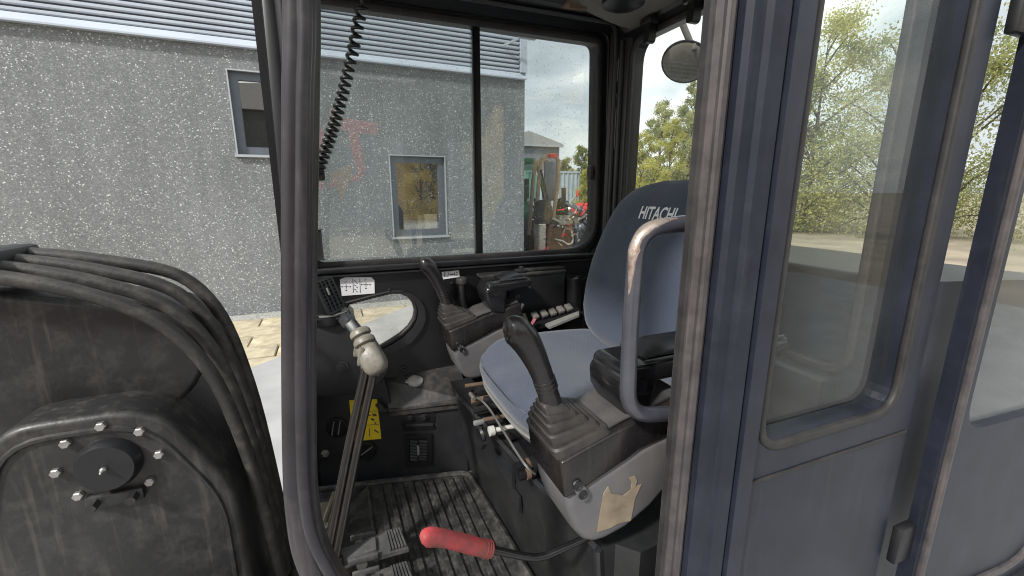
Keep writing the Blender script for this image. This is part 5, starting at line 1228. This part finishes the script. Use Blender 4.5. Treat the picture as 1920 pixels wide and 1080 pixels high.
# torn sticker only on the near one
ts = [at(u, v, Y=CY0+0.0036) for u, v in ((1119, 997), (1124, 965), (1131, 925), (1140, 911), (1146, 925), (1153, 926), (1158, 926), (1168, 929), (1180, 920), (1194, 911), (1202, 908), (1190, 935), (1182, 976), (1160, 980), (1145, 989))]
obj('torn_sticker', loft([ts, [p+Vector((0, -0.0012, 0)) for p in ts]]), 'torn_label', con_, 0)
ts2 = [at(u, v, Y=CY0+0.0036) for u, v in ((1179, 895), (1190, 892), (1194, 900), (1190, 916), (1182, 919), (1184, 905))]
obj('torn_sticker', loft([ts2, [p+Vector((0, -0.0014, 0)) for p in ts2]]), 'torn_label', con_, 0)

# ---- control levers
LY = 0.605
lev = thing('control_lever', 'near black control lever with dusty stepped rubber boot', 'control lever', tuple(at(1068, 850, Y=LY)), 'control levers')
k0 = Vector((0.346, 0.601, 1.349)); k1 = at(1030, 752, Y=LY)
axl = (k1-k0)
tiers = [(-0.06, 1.0), (0.16, 0.985), (0.20, 0.93), (0.19, 0.86), (0.40, 0.84), (0.44, 0.78), (0.43, 0.71), (0.60, 0.69), (0.64, 0.63), (0.63, 0.56), (0.78, 0.54), (0.81, 0.49), (0.80, 0.44), (0.97, 0.38), (1.04, 0.30)]
rings = []
for f, s_ in tiers:
    c = k0+axl*f
    rings.append([c+Vector((a, b, (0.31-0.36*max(0, f))*a)) for a, b in rrect(0.104*s_, 0.122*s_**1.15, 0.10*s_*0.13, 3)])
obj('boot', loft(rings), 'lever_rubber', lev, 28)
gp = [at(u, v, Y=LY) for u, v in ((1033, 756), (1028, 738), (1020, 712), (1009, 684), (996, 657), (982, 634), (968, 620), (957, 614), (948, 613))]
rr = [0.0195, 0.0180, 0.0180, 0.0195, 0.0220, 0.0245, 0.0245, 0.0205, 0.012]
pth = smooth_path(gp, 4)
rs = []
for i in range(len(pth)):
    f = i/4; j = min(int(f), len(rr)-2); rs.append(rr[j]+(rr[j+1]-rr[j])*(f-j))
obj('grip', tube(pth, rs, 18), 'lever_grip', lev, 60)
for u, v in ((1025, 726), (1022.5, 718.5), (1020, 711)):
    p = at(u, v, Y=LY); d = (gp[3]-gp[1]).normalized()
    obj('grip_ring', lathe([(0.017, -0.0025), (0.0195, -0.0015), (0.0195, 0.0015), (0.017, 0.0025)], p, d, 18), 'lever_grip', lev)
copy_tree(lev, tuple(ORG[lev.name]+Vector((0.004, 0.762, -0.014))), 'far black control lever in front of the side window sill')
# ---- armrests
def armrest(label, off, xe):
    O = Vector(off)
    arm = thing('armrest', label, 'armrest', tuple(Vector((0.43, 0.60, 1.36))+O), 'black armrests')
    ay0, ay1 = 0.546, 0.652
    sh = lambda g: ([Vector(v)+O+Vector((0.022, 0, 0)) for v in g[0]], g[1])
    leg = [(0.418, 1.362), (0.393, 1.405), (0.389, 1.437), (0.402, 1.456), (0.475, 1.456), (0.462, 1.40), (0.462, 1.352)]
    top_ = [(0.400, 1.430), (0.398, 1.455), (0.408, 1.464), (xe, 1.471), (xe+0.014, 1.458), (xe-0.005, 1.440), (0.47, 1.432)]
    obj('bracket', sh(join(prism(leg, XZ(ay0+0.001, ay1-0.001), 0.012, 4), prism(top_, XZ(ay0, ay1), 0.009, 3))), 'gloss_black', arm, 50)
    obj('pad', sh(prism(rpoly([(0.45, 1.4685), (xe-0.02, 1.4715), (xe-0.02, 1.484), (0.50, 1.482)], [0.002, 0.003, 0.006, 0.012], 4), XZ(ay0+0.014, ay1-0.014), 0.004)), 'black_plastic', arm, 50)
    obj('pad_edge', sh(tube([(0.44, ay0+0.006, 1.4695), (xe-0.01, ay0+0.006, 1.4735)], 0.0035, 8)), 'charcoal_panel', arm)
    for u, v in ((1129, 731), (1147, 744)):
        obj('screw', sh(lathe([(0.001, 0.001), (0.004, 0.001), (0.005, 0.003), (0.0065, 0.0025), (0.007, -0.004)], Vector((0.4005 if u < 1140 else 0.4105, 0.592, 1.412 if u < 1140 else 1.386)), (-1, 0, -0.35), 12)), 'switch_grey', arm)
armrest('near shiny black armrest on its bracket behind the grab handle', (0, 0, 0), 0.78)
armrest('far short shiny black armrest by the side window', (0.015, 0.742, -0.004), 0.545)
# bits lying in the hollow beside the seat
tag(obj('cardboard_scrap', loft([[at(u, v, Y=0.60+dy) for u, v, dy in ((1192, 741, 0.02), (1203, 752, 0.0), (1236, 772, 0.0), (1195, 772, -0.01))], [at(u, v, Y=0.604+dy) for u, v, dy in ((1192, 741, 0.02), (1203, 752, 0.0), (1236, 772, 0.0), (1195, 772, -0.01))]]), 'cardboard'), 'brown cardboard scrap tucked behind the grab handle', 'cardboard')

# ---- grab handle
gh = thing('grab_handle', 'worn grey tubular grab handle fixed to the door pillar', 'handle', tuple(at(1180, 600, Y=0.525)))
gy = 0.515
hp = [at(1330, 416, Y=gy-0.01), at(1283, 419, Y=gy), at(1196, 432, Y=gy), at(1182, 600, Y=gy), at(1176, 778, Y=gy), at(1262, 776, Y=gy), at(1315, 762, Y=gy-0.01)]
hpth = round_path(hp, 0.055, 8)
obj('tube', tube(hpth, 0.0127, 16), 'handle_paint', gh, 60)
# bare worn stretch on the bend
material('bare_metal', (0.50, 0.43, 0.38), 0.30, metal=0.55, dust=0.9, dcol=(0.16, 0.075, 0.05), dscale=55, dlo=0.46, dhi=0.66, var=0.25, vscale=40)
wp = [p for p in hpth if p.x < 0.47 and p.z > 1.60]
V, F = [], []
wp2 = smooth_path(wp, 4); n = len(wp2)
for i, p in enumerate(wp2):
    t = (wp2[min(i+1, n-1)]-wp2[max(i-1, 0)]).normalized()
    outw = Vector((-1, -0.55, 0.7)); outw = (outw-t*outw.dot(t)).normalized(); sd = t.cross(outw)
    f = i/(n-1); half = R(46)*min(1, 4*f+0.1)*min(1, 3.2*(1-f)+0.03)*(1+0.12*math.sin(i*0.43)+0.08*math.sin(i*0.21))
    for k in range(9):
        a = -half+2*half*k/8; r_ = 0.0133 if 0 < k < 8 else 0.0124
        V.append(p+outw*math.cos(a)*r_+sd*math.sin(a)*r_)
for i in range(n-1):
    for k in range(8): a = i*9+k; F.append([a, a+1, a+10, a+9])
obj('worn_patch', (V, F), 'bare_metal', gh, 60)
# ---- red lock lever
rl = thing('lock_lever', 'red rubber gripped safety lever on a bent black rod', 'lever', tuple(at(1080, 1020, Y=0.59)))
ry = 0.595
rp = [at(u, v, Y=ry) for u, v in ((1135, 985), (1092, 1012), (1015, 1046), (985, 1044), (905, 1027))]
obj('rod', tube(round_path(rp, 0.02, 4), 0.0068, 10), 'gloss_black', rl)
gpt = smooth_path([at(u, v, Y=ry) for u, v in ((921, 1030), (910, 1029), (880, 1021), (850, 1013), (825, 1008), (806, 1007), (795, 1010), (789, 1013))], 4)
gr_ = [0.0126, 0.0140, 0.0146, 0.0140, 0.0140, 0.0152, 0.0130, 0.006]
rs = []
for i in range(len(gpt)):
    f = i/4; j = min(int(f), len(gr_)-2); rs.append(gr_[j]+(gr_[j+1]-gr_[j])*(f-j))
obj('grip', tube(gpt, rs, 16), 'red_rubber', rl, 60)
d = (gpt[2]-gpt[6]).normalized()
for i in range(3):
    obj('grip_ring', lathe([(0.0136, -0.0016), (0.0152, -0.0008), (0.0152, 0.0008), (0.0136, 0.0016)], gpt[1].lerp(gpt[5], 0.12+0.28*i), d, 16), 'red_rubber', rl)

# ---- far rear corner: storage box, switches, key, cup holder
sb = thing('storage_box', 'black document box below the window sill beside the seat', 'storage box', tuple(at(1020, 590, Y=1.38)))
bx0, bx1 = at(900, 520, Y=1.40).x, at(1060, 520, Y=1.385).x
zt_ = at(1000, 512, Y=1.385).z
obj('body', box((bx0+0.10, 1.385, zt_-0.19), (bx1, 1.444, zt_-0.008), 0.004), 'black_plastic', sb)
obj('top_ledge', box((bx0, 1.380, zt_-0.0075), (bx1+0.002, 1.4435, zt_+0.004), 0.003), 'dusty_charcoal', sb)
obj('papers', obox(at(1020, 505, Y=1.41)+Vector((0, 0, 0.004)), (1, 0, 0), (0, 1, 0), (0, 0, 1), 0.15, 0.03, 0.008, 0.002), 'dusty_charcoal', sb)
obj('catch', join(obox(at(975, 508, Y=1.395), (1, 0, 0), (0, 1, 0), (0, 0, 1), 0.04, 0.03, 0.014, 0.004), obox(at(977, 504, Y=1.395), (1, 0, 0), (0, 1, 0), (0, 0, 1), 0.015, 0.02, 0.018, 0.004)), 'black_metal', sb)
bolt(at(992, 538, Y=1.385), (0, -1, 0), 0.005, sb, 'grey_plastic')
cpn = at(1078, 548, Y=1.39)
chd = thing('cup_holder', 'black round cup holder in the corner behind the seat', 'cup holder', tuple(cpn))
obj('cup', lathe([(0.030, -0.07), (0.036, 0.05), (0.040, 0.052), (0.040, 0.058), (0.034, 0.058), (0.030, 0.0), (0.001, -0.02)], cpn, (0, 0, 1), 24), 'black_plastic', chd)
obj('inner_cap', lathe([(0.001, 0.012), (0.010, 0.010), (0.013, 0.0), (0.001, 0.0)], cpn+Vector((0, 0, 0.045)), (0, 0, 1), 14), 'switch_grey', chd)
obj('stand', box(cpn+Vector((-0.05, -0.03, -0.22)), cpn+Vector((0.06, 0.05, -0.071)), 0.008), 'dusty_charcoal', chd)
swp = thing('switch_panel', 'row of grey rocker switches between console and seat', 'switch panel', tuple(at(1040, 600, Y=1.33)))
p0, p1 = at(988, 613, Y=1.325), at(1092, 586, Y=1.325)
obj('board', loft([[p0, p1, p1+Vector((0, 0.10, 0.03)), p0+Vector((0, 0.10, 0.03))], [q-Vector((0, 0, 0.02)) for q in (p0, p1, p1+Vector((0, 0.10, 0.03)), p0+Vector((0, 0.10, 0.03)))]]), 'black_plastic', swp, 0)
obj('pale_tray', loft([[at(u, v, Y=y) for u, v, y in ((1022, 607, 1.322), (1085, 583, 1.322), (1086, 590, 1.29), (1030, 613, 1.29))], [at(u, v, Y=y)-Vector((0, 0, 0.008)) for u, v, y in ((1022, 607, 1.322), (1085, 583, 1.322), (1086, 590, 1.29), (1030, 613, 1.29))]]), 'grey_plastic', swp, 0)
for u, v in ((1003, 592), (1020, 588), (1036, 585), (1051, 580.5), (1066, 576.5)):
    c = at(u, v, Y=1.35)
    obj('rocker', obox(c, (1, 0, 0.12), (0, 1, 0.35), (-.12, -0.35, 1), 0.024, 0.034, 0.014, 0.004), 'switch_grey', swp)
ky = thing('ignition_key', 'ignition key with metal ring and tags beside the far console', 'key', tuple(at(966, 590, Y=1.33)))
obj('lock', lathe([(0.014, 0.0), (0.016, 0.004), (0.016, 0.03), (0.010, 0.034), (0.001, 0.034)], at(966, 588, Y=1.33), (0.1, -0.3, 1), 16), 'steel', ky)
obj('blade', obox(at(970, 563, Y=1.325), (1, 0.3, 0), (0.2, 0.3, 1), (0, 1, -.3), 0.022, 0.034, 0.006, 0.003), 'black_plastic', ky)
obj('ring', tube([at(968, 575, Y=1.322)+Vector((0.014*math.cos(R(t)), -0.004, 0.014*math.sin(R(t)))) for t in range(0, 360, 24)], 0.0022, 6, closed=True), 'steel', ky)
obj('metal_tag', join(obox(at(962, 580, Y=1.318), (1, 0, .4), (0, 1, 0), (-.4, 0, 1), 0.016, 0.003, 0.03, 0.001), obox(at(977, 578, Y=1.318), (1, 0, -.5), (0, 1, 0), (.5, 0, 1), 0.01, 0.003, 0.034, 0.001)), 'steel', ky)
obj('paper_tag', loft([[at(u, v, Y=1.315) for u, v in ((929, 567), (936, 569), (982, 594), (978, 598), (950, 585))], [at(u, v, Y=1.318) for u, v in ((929, 567), (936, 569), (982, 594), (978, 598), (950, 585))]]), 'cream_plastic', ky, 0)
obj('strap', loft([[at(u, v, Y=1.312) for u, v in ((979, 588), (985, 587), (992, 606), (990, 616), (984, 606))], [at(u, v, Y=1.315) for u, v in ((979, 588), (985, 587), (992, 606), (990, 616), (984, 606))]]), 'cream_plastic', ky, 0)
obj('pink_tag', loft([[at(u, v, Y=1.31) for u, v in ((1000, 596), (1006, 598), (997, 612), (992, 611))], [at(u, v, Y=1.313) for u, v in ((1000, 596), (1006, 598), (997, 612), (992, 611))]]), 'pink_tag', ky, 0)
# blade lever
bl = thing('blade_lever', 'short lever with round grey knob behind the far control lever', 'lever', tuple(at(868, 590, Y=1.42)))
obj('stem', tube([at(869, 592, Y=1.40), at(866, 560, Y=1.41), at(865, 530, Y=1.415)], [0.018, 0.016, 0.012], 12), 'black_plastic', bl)
obj('knob', lathe([(0.010, -0.012), (0.019, -0.008), (0.0205, 0.002), (0.018, 0.010), (0.010, 0.015), (0.001, 0.016)], at(866, 527, Y=1.415), (0, 0, 1), 18), 'lever_rubber', bl)
# window catch on the glass
wc = at(1107, 324, Y=1.47)
tag(obj('window_catch', join(obox(wc, (1, 0, 0), (0, 1, 0), (0, 0, 1), 0.016, 0.03, 0.055, 0.006), obox(wc+Vector((0.016, 0.005, 0.004)), (1, 0, 0), (0, 1, 0), (0, 0, 1), 0.03, 0.016, 0.014, 0.004)), 'frame_black'), 'small black catch on the right edge of the side window', 'catch')

# ---- coiled cord
cord = thing('coiled_cord', 'black coiled cable hanging from the cab header to the front pillar', 'cable', tuple(at(594, 335, Y=1.37)))
cp_ = smooth_path([at(u, v, Y=1.37) for u, v in ((679, 9), (672, 45), (660, 105), (647, 160), (637, 200), (622, 250), (607, 292), (595, 326))], 16)
# arc length
acc = [0]
for i in range(1, len(cp_)): acc.append(acc[-1]+(cp_[i]-cp_[i-1]).length)
def on(s):
    for i in range(1, len(acc)):
        if acc[i] >= s:
            q = (s-acc[i-1])/(acc[i]-acc[i-1]); return cp_[i-1].lerp(cp_[i], q), (cp_[i]-cp_[i-1]).normalized()
    return cp_[-1], (cp_[-1]-cp_[-2]).normalized()
Ltot = acc[-1]; s = 0; ph = 0; hel = []
while s < Ltot:
    f = s/Ltot; pitch_ = 0.026-0.0105*min(1, f*1.3)
    c, t = on(s); a = Vector((0, 1, 0)); b = t.cross(a).normalized(); r_ = 0.0125
    hel.append(c+a*math.cos(ph)*r_+b*math.sin(ph)*r_*(1.0))
    ph += 2*math.pi/14; s += pitch_/14
obj('coil', tube([cp_[0]+Vector((0, 0, 0.075))]+[cp_[0]+Vector((0, 0, 0.01))]+hel, 0.0050, 7), 'frame_black', cord, 60)
obj('plug', join(obox(at(596, 322, Y=1.375), (1, 0, 0), (0, 1, 0), (0, 0, 1), 0.035, 0.03, 0.05, 0.006), bar(at(594, 325, Y=1.39), (-0.10, 1.45, at(594, 325, Y=1.39).z), 0.02, 0.02)), 'black_plastic', cord)

# ---- outside mirror behind the rear glass
mi = thing('rear_mirror', 'round dark mirror on an arm outside the rear window', 'mirror', tuple(at(1283, 118, X=1.45)))
mcn = at(1284, 117, X=1.42); nrm_ = (Vector((0, 0, CZ))-mcn).normalized(); nrm_ = (nrm_+Vector((0.1, 0.35, -0.45))).normalized()
material('mirror_back', (0.17, 0.16, 0.145), 0.6, dust=0.6, dcol=(0.17, 0.15, 0.12), dscale=30)
obj('housing', lathe([(0.001, 0.02), (0.05, 0.018), (0.083, 0.010), (0.0935, 0.0), (0.090, -0.014), (0.07, -0.03), (0.001, -0.04)], mcn, nrm_, 32), 'mirror_back', mi)
obj('rim', tube([mcn+nrm_.to_track_quat('Z', 'Y') @ Vector((0.0925*math.cos(R(t)), 0.0925*math.sin(R(t)), 0)) for t in range(0, 360, 12)], 0.005, 6, closed=True), 'black_metal', mi)
obj('arm', join(tube([at(1262, 10, X=1.30), at(1281, 48, X=1.36), at(1296, 84, X=1.40)], 0.013, 10), obox(at(1300, 88, X=1.41), (1, 0, 0), (0, 1, 0), (0, 0, 1), 0.03, 0.045, 0.03, 0.006), tube([at(1300, 88, X=1.42), mcn-nrm_*0.03], 0.012, 8)), 'mirror_back', mi)
obj('bracket', bar(at(1262, 12, X=1.30), (1.04, at(1262, 12, X=1.30).y, 2.46), 0.03, 0.03, bev=0.004), 'black_metal', mi)
